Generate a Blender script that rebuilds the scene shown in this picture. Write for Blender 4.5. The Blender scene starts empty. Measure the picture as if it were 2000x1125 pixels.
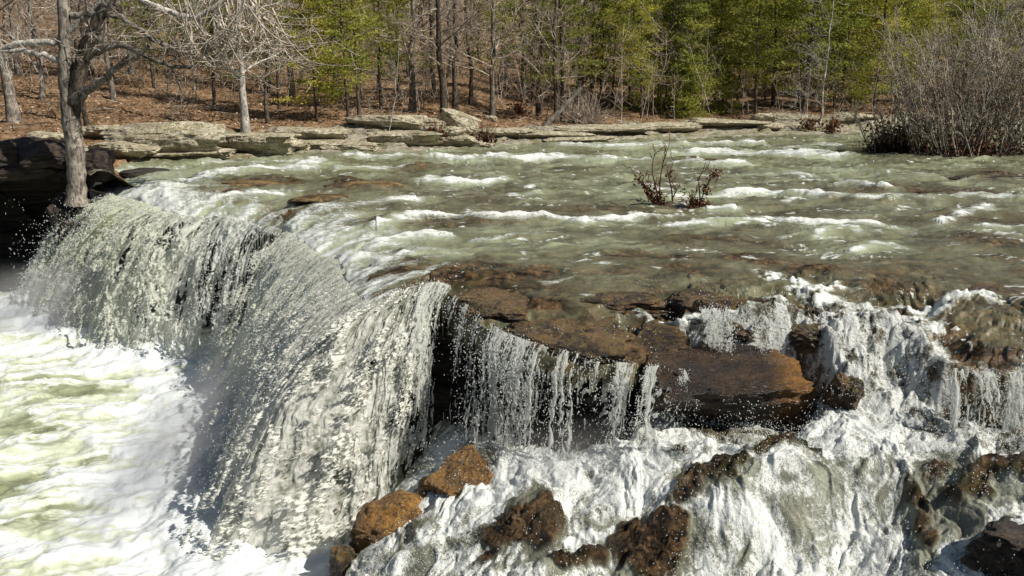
import bpy, math, random
import numpy as np
from mathutils import Vector

random.seed(7); RNG = np.random.default_rng(7)
SC = bpy.context.scene
COL = SC.collection

# ------------------------------------------------------------------ camera model (used to survey the place)
CAMZ, F = 6.5, 1732.0
PITCH = math.atan((562.5 - 150.0) / F)
CP, SP = math.cos(PITCH), math.sin(PITCH)
ZR = 3.5                                   # level of the river above the plunge pool (pool = 0)

def ray(u, v):
    u = np.asarray(u, float); v = np.asarray(v, float)
    dx = (u - 1000) / F; dy = -(v - 562.5) / F
    return dx, CP + dy * SP, -SP + dy * CP

def at_z(u, v, z=ZR):
    dx, dy, dz = ray(u, v)
    t = (z - CAMZ) / dz
    return np.stack([dx * t, dy * t, np.zeros_like(t) + z], -1)

def at_y(u, v, y):
    dx, dy, dz = ray(u, v)
    t = y / dy
    return np.stack([dx * t, dy * t, CAMZ + dz * t], -1)

# ------------------------------------------------------------------ noise
_G = RNG.uniform(0, 2 * np.pi, (256, 256))
_GX, _GY = np.cos(_G), np.sin(_G)
def noise(x, y, seed=0):
    x = np.asarray(x, float) + seed * 37.17; y = np.asarray(y, float) + seed * 91.73
    xi = np.floor(x).astype(np.int64); yi = np.floor(y).astype(np.int64)
    xf = x - xi; yf = y - yi
    u = xf * xf * xf * (xf * (xf * 6 - 15) + 10); v = yf * yf * yf * (yf * (yf * 6 - 15) + 10)
    def g(ix, iy, fx, fy):
        a = ix & 255; b = iy & 255
        return _GX[a, b] * fx + _GY[a, b] * fy
    n00 = g(xi, yi, xf, yf); n10 = g(xi + 1, yi, xf - 1, yf)
    n01 = g(xi, yi + 1, xf, yf - 1); n11 = g(xi + 1, yi + 1, xf - 1, yf - 1)
    a = n00 + u * (n10 - n00); b = n01 + u * (n11 - n01)
    return 1.5 * (a + v * (b - a))
def fbm(x, y, o=4, seed=0, gain=.5, lac=2.03):
    s = 0; a = 1
    for i in range(o):
        s = s + a * noise(x, y, seed + i * 3); x = x * lac; y = y * lac; a *= gain
    return s
def billow(x, y, o=4, seed=0, gain=.55):
    s = 0; a = 1
    for i in range(o):
        s = s + a * (np.abs(noise(x, y, seed + i * 3)) * 2 - .5); x = x * 2.05; y = y * 2.05; a *= gain
    return s
_P3 = RNG.normal(size=(4096, 3)); _P3 /= np.linalg.norm(_P3, axis=1)[:, None]
def noise3(p, seed=0):
    p = p + seed * 17.31
    i = np.floor(p).astype(np.int64); f = p - i
    w = f * f * (3 - 2 * f); s = 0
    for dx in (0, 1):
        for dy in (0, 1):
            for dz in (0, 1):
                h = ((i[:, 0] + dx) * 73856093 ^ (i[:, 1] + dy) * 19349663 ^ (i[:, 2] + dz) * 83492791) & 4095
                g = _P3[h]; d = f - np.array([dx, dy, dz])
                wt = (w[:, 0] if dx else 1 - w[:, 0]) * (w[:, 1] if dy else 1 - w[:, 1]) * (w[:, 2] if dz else 1 - w[:, 2])
                s = s + wt * (g * d).sum(1)
    return 1.6 * s
def fbm3(p, o=4, seed=0, gain=.5):
    s = 0; a = 1
    for k in range(o):
        s = s + a * noise3(p, seed + k); p = p * 2.03; a *= gain
    return s
def sstep(a, b, x):
    t = np.clip((x - a) / (b - a), 0, 1); return t * t * (3 - 2 * t)

def poly_dist(x, y, P):
    """distance to polyline, side sign (+ = left of direction), parameter in 0..n-1"""
    P = np.asarray(P)[:, :2]
    best = np.full(x.shape, 1e18); sd = np.zeros(x.shape); par = np.zeros(x.shape)
    for i in range(len(P) - 1):
        a, b = P[i], P[i + 1]; ab = b - a; L2 = ab @ ab + 1e-12
        t = np.clip(((x - a[0]) * ab[0] + (y - a[1]) * ab[1]) / L2, 0, 1)
        dx = x - a[0] - t * ab[0]; dy = y - a[1] - t * ab[1]
        d2 = dx * dx + dy * dy; m = d2 < best
        cr = ab[0] * (y - a[1]) - ab[1] * (x - a[0])
        best = np.where(m, d2, best); sd = np.where(m, np.sign(cr), sd); par = np.where(m, i + t, par)
    return np.sqrt(best), sd, par

# ------------------------------------------------------------------ object helpers
def tag(o, label=None, cat=None, group=None, kind=None):
    if label: o['label'] = label
    if cat: o['category'] = cat
    if group: o['group'] = group
    if kind: o['kind'] = kind
    return o
def empty(name, loc=(0, 0, 0), rz=0, sc=1):
    o = bpy.data.objects.new(name, None); COL.objects.link(o)
    o.location = loc; o.rotation_euler = (0, 0, rz); o.scale = (sc, sc, sc); o.empty_display_size = .2
    return o
def np_mesh(name, V, Q, attrs=None, smooth=True, tri=False):
    k = 3 if tri else 4
    me = bpy.data.meshes.new(name)
    V = np.ascontiguousarray(V, np.float32); Q = np.ascontiguousarray(Q, np.int32)
    me.vertices.add(len(V)); me.vertices.foreach_set('co', V.ravel())
    me.loops.add(Q.size); me.loops.foreach_set('vertex_index', Q.ravel())
    me.polygons.add(len(Q)); me.polygons.foreach_set('loop_start', np.arange(0, Q.size, k, dtype=np.int32))
    me.polygons.foreach_set('loop_total', np.full(len(Q), k, np.int32))
    me.polygons.foreach_set('use_smooth', np.full(len(Q), smooth, bool))
    for n, a in (attrs or {}).items():
        at = me.attributes.new(n, 'FLOAT', 'POINT'); at.data.foreach_set('value', np.ascontiguousarray(a, np.float32).ravel())
    me.update(); me.validate()
    return me
def link(name, me, mat, parent=None):
    o = bpy.data.objects.new(name, me); COL.objects.link(o)
    if mat: me.materials.append(mat)
    if parent: o.parent = parent
    return o
def grid_quads(r, c, mask=None):
    idx = np.arange(r * c).reshape(r, c)
    Q = np.stack([idx[:-1, :-1], idx[1:, :-1], idx[1:, 1:], idx[:-1, 1:]], -1).reshape(-1, 4)
    if mask is not None:
        m = mask.reshape(r, c)
        Q = Q[(m[:-1, :-1] & m[1:, :-1] & m[1:, 1:] & m[:-1, 1:]).ravel()]
    return Q
def compact(V, Q, attrs):
    used = np.zeros(len(V), bool); used[Q.ravel()] = True
    mp = np.cumsum(used) - 1
    return V[used], mp[Q], {k: np.asarray(a).ravel()[used] for k, a in attrs.items()}
def grid_obj(name, X, Y, Z, mat, mask=None, attrs=None, parent=None):
    r, c = X.shape
    V = np.stack([X, Y, Z], -1).reshape(-1, 3); Q = grid_quads(r, c, mask)
    V, Q, A = compact(V, Q, attrs or {})
    return link(name, np_mesh(name, V, Q, A), mat, parent)

class MB:
    """collects tubes and small faces"""
    def __init__(s): s.V = []; s.F = []; s.n = 0; s.A = []
    def tube(s, pts, rad, sides=4, a=0.):
        pts = np.asarray(pts, float); n = len(pts); rad = np.broadcast_to(rad, (n,))
        d = np.gradient(pts, axis=0); d /= np.linalg.norm(d, axis=1)[:, None] + 1e-9
        ref = np.array([0, 0, 1.]) if abs(d[0, 2]) < .8 else np.array([1., 0, 0])
        e1 = np.cross(d, ref); e1 /= np.linalg.norm(e1, axis=1)[:, None] + 1e-9; e2 = np.cross(d, e1)
        an = np.arange(sides) * 2 * np.pi / sides
        R = pts[:, None] + rad[:, None, None] * (np.cos(an)[None, :, None] * e1[:, None] + np.sin(an)[None, :, None] * e2[:, None])
        s.V.append(R.reshape(-1, 3)); s.A.append(np.full(n * sides, a))
        i = np.arange(n - 1)[:, None] * sides; j = np.arange(sides)[None]; k = (j + 1) % sides
        q = np.stack([i + j, i + k, i + sides + k, i + sides + j], -1).reshape(-1, 4) + s.n
        s.F.append(q); s.n += n * sides
    def quads(s, C, U, W, a):
        """C centres (n,3), U,W half axes (n,3)"""
        n = len(C)
        V = np.stack([C - U - W * .3, C + W * -1., C + U + W * .2, C + W], 1).reshape(-1, 3)
        s.V.append(V); s.A.append(np.repeat(a, 4))
        s.F.append(np.arange(4 * n).reshape(n, 4) + s.n); s.n += 4 * n
    def mesh(s, name, smooth=True):
        return np_mesh(name, np.concatenate(s.V), np.concatenate(s.F), {'var': np.concatenate(s.A)}, smooth)
    def build(s, name, mat, parent=None, smooth=True):
        return link(name, s.mesh(name, smooth), mat, parent)

# ------------------------------------------------------------------ materials
class NT:
    def __init__(s, name):
        s.m = bpy.data.materials.new(name); s.m.use_nodes = True; s.t = s.m.node_tree; s.t.nodes.clear()
        s.out = s.n('ShaderNodeOutputMaterial')
    def n(s, typ, **kw):
        x = s.t.nodes.new(typ)
        for k, v in kw.items():
            if k in x.inputs and not hasattr(x, k): x.inputs[k].default_value = v
            else: setattr(x, k, v)
        return x
    def l(s, a, b): s.t.links.new(a, b)
    def val(s, sock, v):
        if hasattr(v, 'links'): s.l(v, sock)
        else: sock.default_value = v
    def attr(s, name): return s.n('ShaderNodeAttribute', attribute_name=name).outputs['Fac']
    def noise(s, vec, scale, detail=4, rough=.55, dist=0):
        x = s.n('ShaderNodeTexNoise'); s.l(vec, x.inputs['Vector'])
        x.inputs['Scale'].default_value = scale; x.inputs['Detail'].default_value = detail
        x.inputs['Roughness'].default_value = rough; x.inputs['Distortion'].default_value = dist
        return x.outputs['Fac']
    def mapv(s, vec, scale):
        x = s.n('ShaderNodeMapping'); s.l(vec, x.inputs['Vector']); x.inputs['Scale'].default_value = scale
        return x.outputs['Vector']
    def ramp(s, fac, stops):
        x = s.n('ShaderNodeValToRGB'); s.val(x.inputs['Fac'], fac)
        e = x.color_ramp.elements
        while len(e) < len(stops): e.new(.5)
        for i, (p, c) in enumerate(stops):
            e[i].position = p; e[i].color = (c, c, c, 1) if isinstance(c, (int, float)) else (*c, 1)
        return x.outputs['Color']
    def mix(s, fac, a, b, mode='MIX'):
        x = s.n('ShaderNodeMix', data_type='RGBA', blend_type=mode); s.val(x.inputs[0], fac)
        for sk, v in ((x.inputs[6], a), (x.inputs[7], b)):
            if hasattr(v, 'links'): s.l(v, sk)
            else: sk.default_value = (*v, 1)
        return x.outputs[2]
    def math(s, op, a, b=0., clamp=False):
        x = s.n('ShaderNodeMath', operation=op, use_clamp=bool(clamp)); s.val(x.inputs[0], a); s.val(x.inputs[1], b)
        return x.outputs[0]
    def bump(s, h, strength, dist=.02, normal=None):
        x = s.n('ShaderNodeBump'); s.l(h, x.inputs['Height']); x.inputs['Strength'].default_value = strength; x.inputs['Distance'].default_value = dist
        if normal: s.l(normal, x.inputs['Normal'])
        return x.outputs['Normal']
    def princ(s, col, rough, normal=None, spec=.5, ior=1.45):
        p = s.n('ShaderNodeBsdfPrincipled')
        if hasattr(col, 'links'): s.l(col, p.inputs['Base Color'])
        else: p.inputs['Base Color'].default_value = (*col, 1)
        s.val(p.inputs['Roughness'], rough); s.val(p.inputs['Specular IOR Level'], spec); p.inputs['IOR'].default_value = ior
        if normal: s.l(normal, p.inputs['Normal'])
        return p
    def surf(s, sh): s.l(sh, s.out.inputs['Surface']); return s.m
    def pos(s): return s.n('ShaderNodeNewGeometry').outputs['Position']
    def obj(s): return s.n('ShaderNodeTexCoord').outputs['Object']
    def rnd(s): return s.n('ShaderNodeObjectInfo').outputs['Random']

def lace(t, P, rot, scl, f1, f2):
    """fine curly broken-water pattern, stretched along the current"""
    mp = t.n('ShaderNodeMapping'); t.l(P, mp.inputs['Vector']); mp.inputs['Rotation'].default_value = (0, 0, rot); mp.inputs['Scale'].default_value = scl
    Pm = mp.outputs['Vector']
    a = t.noise(Pm, f1, 5, .66, .5); b = t.noise(Pm, f2, 3, .65, .8)
    r = t.math('SUBTRACT', 1., t.math('MULTIPLY', t.math('ABSOLUTE', t.math('SUBTRACT', b, .5)), 5.), True)
    v = t.math('ADD', t.math('MULTIPLY', t.math('SUBTRACT', a, .5), 1.5), t.math('MULTIPLY', t.math('SUBTRACT', r, .45), .45))
    return v, a, b
def water_mat(name, deep, milk, rockc, foamc=(.80, .82, .78), bump=.5, rot=.3, scl=(.6, 1., 1.), f1=7, f2=22, lac=.8, grey=(.34, .36, .31), bd=.04):
    t = NT(name); P = t.pos()
    foam, rock, mk = t.attr('foam'), t.attr('rock'), t.attr('milk')
    n1 = t.noise(P, 1.6, 5, .6, .6); n2 = t.noise(t.mapv(P, (.6, 1, 1)), 8, 5, .65)
    lc, la, lb = lace(t, P, rot, scl, f1, f2)
    dp = t.mix(t.ramp(n1, [(.3, 0), (.7, 1)]), [c * .5 for c in deep], [c * 1.4 for c in deep])
    dp = t.mix(t.ramp(t.math('ADD', mk, t.math('MULTIPLY', t.math('SUBTRACT', n2, .5), .5)), [(.1, 0), (.95, 1)]), dp, milk)
    r1 = t.ramp(t.noise(P, 5, 7, .7, .4), [(.30, [c * .10 for c in rockc]), (.45, [c * .42 for c in rockc]), (.57, rockc), (.72, (rockc[0] * 1.9, rockc[1] * 2.0, rockc[2] * 1.9))])
    rk3 = t.noise(P, 24, 5, .75)
    crk = t.ramp(t.math('ABSOLUTE', t.math('SUBTRACT', t.noise(t.mapv(P, (.6, 1, 1)), 1.3, 5, .6, .8), .5)), [(.0, .08), (.02, .5), (.05, 1)])
    r1 = t.mix(1., r1, crk, 'MULTIPLY')
    r1 = t.mix(1., r1, t.ramp(rk3, [(.3, .35), (.55, 1.), (.7, 1.7)]), 'MULTIPLY')
    r1 = t.mix(t.ramp(t.noise(P, 1.1, 4, .6), [(.5, 0), (.65, .55)]), r1, (.05, .045, .015))
    col = t.mix(rock, dp, r1)
    has = t.ramp(foam, [(.02, 0), (.2, 1)])
    fm = t.math('MULTIPLY', t.math('ADD', foam, t.math('MULTIPLY', lc, lac)), has)
    g1 = t.ramp(fm, [(.10, 0), (.36, 1)])
    fr = t.ramp(fm, [(.36, 0), (.66, 1)])
    col = t.mix(t.math('MULTIPLY', g1, .75), col, grey)
    col = t.mix(fr, col, foamc)
    rough = t.math('ADD', t.math('MULTIPLY', fr, .5), .10)
    h = t.math('ADD', t.math('MULTIPLY', la, .7), t.math('MULTIPLY', lb, .35))
    h = t.math('ADD', h, t.math('MULTIPLY', rock, t.math('ADD', t.math('MULTIPLY', rk3, .9), t.noise(P, 6, 4, .6))))
    nb = t.bump(h, bump, bd)
    p = t.princ(col, rough, nb, t.math('SUBTRACT', .5, t.math('MULTIPLY', fr, .35)), 1.33)
    tr = t.n('ShaderNodeBsdfTranslucent'); t.l(col, tr.inputs['Color'])
    mx = t.n('ShaderNodeMixShader'); t.l(t.math('MULTIPLY', fr, .2), mx.inputs[0]); t.l(p.outputs[0], mx.inputs[1]); t.l(tr.outputs[0], mx.inputs[2])
    return t.surf(mx.outputs[0])

def fall_mat(name, clear, foamc=(.86, .88, .85), trans=.35, tintc=(.90, .91, .74), scl=(1, 1, .45)):
    t = NT(name); P = t.pos()
    foam, a = t.attr('foam'), t.attr('tint')
    lc, la, lb = lace(t, P, 0., scl, 9, 26)
    fm = t.math('ADD', foam, t.math('MULTIPLY', lc, .55))
    fr = t.ramp(fm, [(.12, 0), (.75, 1)])
    fcol = t.mix(a, foamc, tintc)
    col = t.mix(fr, clear, fcol)
    rough = t.math('ADD', t.math('MULTIPLY', fr, .4), .10)
    nb = t.bump(t.math('ADD', t.math('MULTIPLY', la, .7), t.math('MULTIPLY', lb, .4)), .55, .035)
    p = t.princ(col, rough, nb, .5, 1.33)
    tr = t.n('ShaderNodeBsdfTranslucent'); t.l(col, tr.inputs['Color']); t.l(nb, tr.inputs['Normal'])
    mx = t.n('ShaderNodeMixShader'); mx.inputs[0].default_value = trans; t.l(p.outputs[0], mx.inputs[1]); t.l(tr.outputs[0], mx.inputs[2])
    return t.surf(mx.outputs[0])

def rock_mat(name, c1, c2, c3, wet=0., scale=1., moss=None, strata=True, zs=4.0, sunlit_end=None):
    t = NT(name); P = t.pos()
    Ps = t.mapv(P, (1, 1, zs)) if strata else P
    n1 = t.noise(Ps, 1.3 * scale, 6, .6, .4); n2 = t.noise(Ps, 6 * scale, 6, .7, .3); n3 = t.noise(P, 26 * scale, 5, .7)
    col = t.mix(t.ramp(n1, [(.42, 0), (.60, 1)]), c1, c2)
    col = t.mix(t.ramp(n2, [(.52, 0), (.68, 1)]), col, c3)
    col = t.mix(1., col, t.ramp(n3, [(.28, .3), (.5, .9), (.72, 1.55)]), 'MULTIPLY')
    # dark cracks
    cr = t.ramp(t.math('ABSOLUTE', t.math('SUBTRACT', t.noise(Ps, 2.1 * scale, 4, .6, 1.2), .5)), [(.0, .25), (.025, 1)])
    col = t.mix(1., col, cr, 'MULTIPLY')
    if moss:
        up = t.n('ShaderNodeSeparateXYZ'); t.l(t.n('ShaderNodeNewGeometry').outputs['Normal'], up.inputs[0])
        mm = t.math('MULTIPLY', t.ramp(n2, [(.5, 0), (.62, 1)]), t.ramp(up.outputs[2], [(.4, 0), (.8, 1)]))
        col = t.mix(t.math('MULTIPLY', mm, .8), col, moss)
    if sunlit_end:
        sx = t.n('ShaderNodeSeparateXYZ'); t.l(t.obj(), sx.inputs[0])
        col = t.mix(t.ramp(t.math('ADD', sx.outputs[0], t.math('MULTIPLY', n2, .6)), [(.72, 0), (1., .9)]), col, t.mix(1., sunlit_end, t.ramp(n3, [(.3, .4), (.7, 1.3)]), 'MULTIPLY'))  # sunlight on the right end, painted into the base colour along x
    h = t.math('ADD', t.math('MULTIPLY', n2, 1.), t.math('MULTIPLY', n3, .35))
    nb = t.bump(h, .9, .07)
    p = t.princ(col, t.math('ADD', .75 - .6 * wet, t.math('MULTIPLY', n3, .2)), nb, .35 + .3 * wet)
    return t.surf(p.outputs[0])

def bark_mat(name, dark, light, scale=1.):
    t = NT(name); P = t.obj()
    n1 = t.noise(t.mapv(P, (1, 1, .18)), 22 * scale, 5, .7); n2 = t.noise(P, 3 * scale, 4, .6)
    col = t.mix(t.ramp(n1, [(.35, 0), (.65, 1)]), dark, light)
    col = t.mix(t.ramp(n2, [(.47, 0), (.62, .8)]), col, [c * 1.4 for c in light])
    col = t.mix(t.ramp(t.noise(t.mapv(P, (1, 1, .5)), 7 * scale, 4, .7), [(.52, 0), (.60, .75)]), col, [c * .7 for c in dark])
    col = t.mix(1., col, t.ramp(t.rnd(), [(0, .7), (1, 1.2)]), 'MULTIPLY')
    p = t.princ(col, .9, t.bump(n1, .8, .04), .15)
    return t.surf(p.outputs[0])

def leaf_mat(name, stops, trans=.35, rough=.6):
    t = NT(name)
    col = t.ramp(t.attr('var'), stops)
    col = t.mix(1., col, t.ramp(t.rnd(), [(0, (.62, .66, .75)), (.5, (1., 1., 1.)), (1, (1.28, 1.15, .95))]), 'MULTIPLY')
    p = t.princ(col, rough, None, .2)
    tr = t.n('ShaderNodeBsdfTranslucent'); t.l(col, tr.inputs['Color'])
    mx = t.n('ShaderNodeMixShader'); mx.inputs[0].default_value = trans; t.l(p.outputs[0], mx.inputs[1]); t.l(tr.outputs[0], mx.inputs[2])
    return t.surf(mx.outputs[0])

def floor_mat():
    t = NT('leaf_litter_ground'); P = t.pos()
    n1 = t.noise(P, .35, 5, .6); n2 = t.noise(P, 3.5, 6, .75); n3 = t.noise(P, 16, 4, .8)
    col = t.ramp(n2, [(.32, (.04, .026, .016)), (.45, (.21, .13, .07)), (.57, (.40, .26, .155)), (.72, (.66, .52, .37))])
    col = t.mix(t.ramp(n1, [(.35, .0), (.7, .6)]), col, (.17, .10, .05))
    col = t.mix(1., col, t.ramp(n3, [(.3, .4), (.6, 1.1), (.75, 1.5)]), 'MULTIPLY')
    rk = t.attr('rock')
    rc = t.ramp(t.noise(t.mapv(P, (1, 1, 5)), 3.0, 6, .7, .5), [(.3, (.05, .04, .03)), (.45, (.30, .27, .20)), (.6, (.46, .43, .33)), (.75, (.55, .5, .42))])
    rc = t.mix(1., rc, t.ramp(n3, [(.3, .5), (.6, 1.1)]), 'MULTIPLY')
    rc = t.mix(t.ramp(t.noise(P, .9, 4, .6), [(.5, 0), (.62, .6)]), rc, (.13, .12, .035))
    rf = t.ramp(t.math('ADD', rk, t.math('MULTIPLY', t.math('SUBTRACT', n2, .5), .9)), [(.42, 0), (.58, 1)])
    col = t.mix(rf, col, rc)
    p = t.princ(col, .95, t.bump(t.math('ADD', n2, n3), .9, .08), .1)
    return t.surf(p.outputs[0])

M = {}
M['river'] = water_mat('river_water_surface', (.135, .13, .078), (.38, .42, .27), (.15, .092, .044), bump=.45, rot=.25, scl=(.35, 1., 1.), f1=5, f2=18, bd=.05)
M['cascade'] = water_mat('cascade_water_surface', (.13, .13, .095), (.30, .31, .24), (.12, .072, .034), bump=.9, rot=-.6, scl=(1., .8, .8), f1=9, f2=32, lac=1.2, grey=(.27, .275, .235), bd=.05)
M['pool'] = water_mat('pool_water_surface', (.25, .27, .16), (.53, .57, .42), (.1, .08, .04), (.82, .86, .85), bump=.3, rot=.35, scl=(.4, 1., 1.), f1=1.6, f2=5, lac=.8, grey=(.6, .62, .47), bd=.08)
M['fall'] = fall_mat('falling_water', (.22, .23, .19), (.92, .93, .88), trans=.65)
M['nearfall'] = fall_mat('falling_water_sheet', (.30, .31, .24), (.88, .87, .80), trans=.4, scl=(1, 1, .3))
M['drop'] = fall_mat('spray_drops', (.85, .87, .87), trans=.4)
M['wet'] = rock_mat('wet_brown_rock', (.034, .020, .011), (.19, .112, .05), (.016, .011, .008), wet=1., scale=2.2, zs=2., moss=(.17, .135, .035))
M['sunlit_end'] = rock_mat('wet_rock_painted_sunlit_end', (.030, .019, .012), (.075, .045, .022), (.016, .012, .010), wet=.95, scale=1.8, zs=3., sunlit_end=(.25, .12, .03))
M['orange'] = rock_mat('wet_orange_rock', (.36, .19, .05), (.17, .085, .025), (.03, .018, .010), wet=.95, scale=2.5, zs=1.5)
M['tan'] = rock_mat('tan_river_rock', (.10, .06, .025), (.34, .22, .09), (.04, .025, .012), wet=.8, scale=2, zs=2.)
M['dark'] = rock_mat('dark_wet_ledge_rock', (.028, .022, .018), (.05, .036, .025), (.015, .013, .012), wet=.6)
M['bank'] = rock_mat('pale_bank_rock', (.40, .35, .24), (.62, .56, .42), (.10, .085, .06), wet=0, scale=1.3, moss=(.12, .11, .03), zs=2.2)
M['slab'] = rock_mat('dark_layered_rock', (.04, .028, .02), (.08, .055, .036), (.018, .014, .012), wet=.6, scale=1.5)
M['bark'] = bark_mat('grey_bark', (.055, .045, .037), (.27, .24, .20))
M['palebark'] = bark_mat('pale_bark', (.22, .20, .17), (.50, .47, .42))
M['darkbark'] = bark_mat('dark_bark', (.035, .028, .022), (.11, .09, .07))
M['twig'] = bark_mat('twig_bark', (.19, .15, .115), (.46, .385, .31))
M['stem'] = bark_mat('thicket_bark', (.20, .165, .13), (.50, .44, .36))
M['cedar'] = leaf_mat('cedar_foliage', [(0, (.08, .105, .018)), (.35, (.25, .285, .045)), (.7, (.41, .42, .08)), (1, (.56, .53, .13))], .5)
M['dead'] = leaf_mat('dead_leaves', [(0, (.03, .012, .008)), (.5, (.12, .05, .028)), (1, (.25, .13, .07))], .2)
M['litter'] = leaf_mat('fallen_leaves', [(0, (.05, .03, .017)), (.4, (.25, .145, .08)), (.8, (.48, .32, .19)), (1, (.70, .58, .43))], .15)
M['floor'] = floor_mat()

# ------------------------------------------------------------------ the fall line (lip), from the left bank to the near rock ledge
#      u    v    z     fdx   fdy  speed  density tint
LIP = [(196, 338, 3.45, -1.0, .10, 2.6, .55, .1, .8),
       (215, 352, 3.48, -1.0, -.10, 3.6, 1.1, .6, .8),
       (270, 372, 3.50, -.80, -.50, 3.2, 1.2, .9, .8),
       (340, 385, 3.50, -.50, -.80, 2.5, .80, .5, .75),
       (430, 395, 3.50, -.40, -.90, 2.2, .66, .1, .72),
       (500, 405, 3.48, -.40, -.90, 2.0, .62, .0, .70),
       (548, 413, 3.45, -.50, -.85, 1.5, .12, .0, .15),
       (572, 426, 3.50, -.95, -.30, 2.3, 1.0, .5, .35),
       (618, 452, 3.52, -1.0, -.15, 2.8, 1.0, .6, .3),
       (668, 492, 3.50, -.98, -.20, 3.3, 1.0, .3, .3),
       (700, 532, 3.50, -.91, -.41, 3.7, .95, .0, .4),
       (712, 563, 3.46, -.78, -.62, 4.1, 1.05, .0, .6),
       (800, 570, 3.44, -.38, -.92, 2.2, .6, .0, .8),
       (865, 562, 3.46, -.42, -.91, 1.4, .26, .0, .6),
       (890, 592, 3.36, -.60, -.80, .75, .10, .0, .4),
       (950, 640, 3.16, -.45, -.90, .55, .14, .0, .4),
       (1100, 690, 2.96, -.40, -.90, .5, .20, .0, .5),
       (1250, 712, 2.90, -.40, -.90, .5, .20, .0, .5)]
LIPA = np.array(LIP, float)
LP = np.array([at_z(u, v, z) for u, v, z in LIPA[:, :3]])
seglen = np.r_[0, np.cumsum(np.linalg.norm(np.diff(LP[:, :2], axis=0), axis=1))]
def resample(tab, s_old, s_new):
    tab = np.asarray(tab); tab = tab if tab.ndim > 1 else tab[:, None]
    return np.stack([np.interp(s_new, s_old, tab[:, k]) for k in range(tab.shape[1])], -1)
def smooth1(a, n):
    k = np.ones(n) / n
    return np.stack([np.convolve(np.pad(a[:, i], n // 2, mode='edge'), k, 'valid')[:len(a)] for i in range(a.shape[1])], -1)
NS = 2600
S_ = np.linspace(0, seglen[-1], NS)
LIPC = smooth1(resample(np.c_[LP, LIPA[:, 3:]], seglen, S_), 61)
LIPC[:, 3:5] /= np.linalg.norm(LIPC[:, 3:5], axis=1)[:, None]
_wv = fbm(S_ * .55, S_ * 0, 4, 190) * sstep(0, 2, S_) * sstep(S_[-1], S_[-1] - 1, S_)
LIPC[:, 0] += LIPC[:, 3] * .22 * _wv; LIPC[:, 1] += LIPC[:, 4] * .22 * _wv
LIPC[:, 2] += .06 * fbm(S_ * .8, S_ * 0, 3, 195)
S_NEAR, S_CURT = seglen[6], seglen[13]          # where the near fall and the thin curtain begin

# the right hand continuation of the ledge edge: (u, v, z, transition width)
EDGE = [(1285, 665, 3.02, .15), (1300, 625, 3.25, .15), (1330, 608, 3.42, .2), (1500, 603, 3.42, .25), (1560, 600, 3.38, .8),
        (1660, 612, 3.3, 1.3), (1780, 625, 3.25, 1.2), (1850, 705, 3.02, .3), (1930, 722, 3.0, .18), (2050, 724, 3.0, .18), (2300, 726, 3.0, .18)]
_sub = np.arange(0, NS, 30)
EDGE_P = np.concatenate([LIPC[_sub, :3], np.array([at_z(u, v, z) for u, v, z, w in EDGE])])
EDGE_W = np.r_[np.full(len(_sub), .12), [e[3] for e in EDGE]]
EDGE_K = np.r_[np.interp(S_[_sub], seglen, np.arange(len(LP))), np.arange(18, 18 + len(EDGE))]

LOW = [(560, 1180, -.3), (640, 1120, .1), (660, 1040, .2), (700, 1100, .6), (760, 1010, .75), (800, 1125, .85), (830, 920, 1.1), (900, 890, 1.4), (900, 960, 1.25), (900, 1125, 1.0),
       (1050, 885, 1.65), (1050, 960, 1.5), (1050, 1125, 1.2), (1150, 880, 1.75), (1250, 855, 2.0), (1250, 920, 1.85), (1250, 1010, 1.5), (1250, 1125, 1.15),
       (1350, 860, 2.1), (1450, 870, 2.15), (1450, 920, 2.05), (1450, 1000, 1.75), (1450, 1125, 1.25), (1360, 665, 3.0), (1450, 660, 3.0), (1540, 670, 2.97), (1600, 690, 2.85),
       (1600, 860, 2.2), (1600, 920, 2.1), (1600, 1010, 1.7), (1600, 1125, 1.3), (1680, 740, 2.6), (1700, 830, 2.3), (1700, 890, 2.22), (1700, 960, 1.95), (1700, 1100, 1.4),
       (1800, 730, 2.65), (1800, 820, 2.35), (1800, 890, 2.25), (1800, 980, 1.95), (1800, 1100, 1.6), (1900, 800, 2.42), (1900, 850, 2.35), (1900, 910, 2.28), (1900, 980, 2.1), (1900, 1100, 1.75),
       (2050, 800, 2.5), (2050, 880, 2.4), (2050, 1000, 2.2), (2050, 1125, 1.9), (2300, 850, 2.5), (2300, 1125, 2.0), (1000, 1300, 1.0), (1500, 1300, 1.1), (2000, 1300, 1.6), (700, 1300, .5)]
LOWP = np.array([at_z(u, v, z) for u, v, z in LOW])
def tps(P, z, lam=.02):
    n = len(P); d = np.linalg.norm(P[:, None] - P[None], axis=2)
    K = np.where(d > 0, d * d * np.log(d + 1e-12), 0) + lam * np.eye(n)
    A = np.zeros((n + 3, n + 3)); A[:n, :n] = K; A[:n, n] = 1; A[:n, n + 1:] = P; A[n, :n] = 1; A[n + 1:, :n] = P.T
    w = np.linalg.solve(A, np.r_[z, 0, 0, 0])
    def f(x, y):
        s = w[n] + w[n + 1] * x + w[n + 2] * y
        for i in range(n):
            d2 = (x - P[i, 0]) ** 2 + (y - P[i, 1]) ** 2
            s = s + w[i] * .5 * d2 * np.log(d2 + 1e-12)
        return s
    return f
_low = tps(LOWP[:, :2], LOWP[:, 2])
def lower(x, y):
    h = np.clip(_low(x, y), -.4, 3.1); q = ((x - 2.85) / 1.25) ** 2 + ((y - 11.0) / .75) ** 2
    return h - (h - 1.95) * np.clip(1.35 * np.exp(-q * q), 0, 1) * (h > 1.95)

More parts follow.
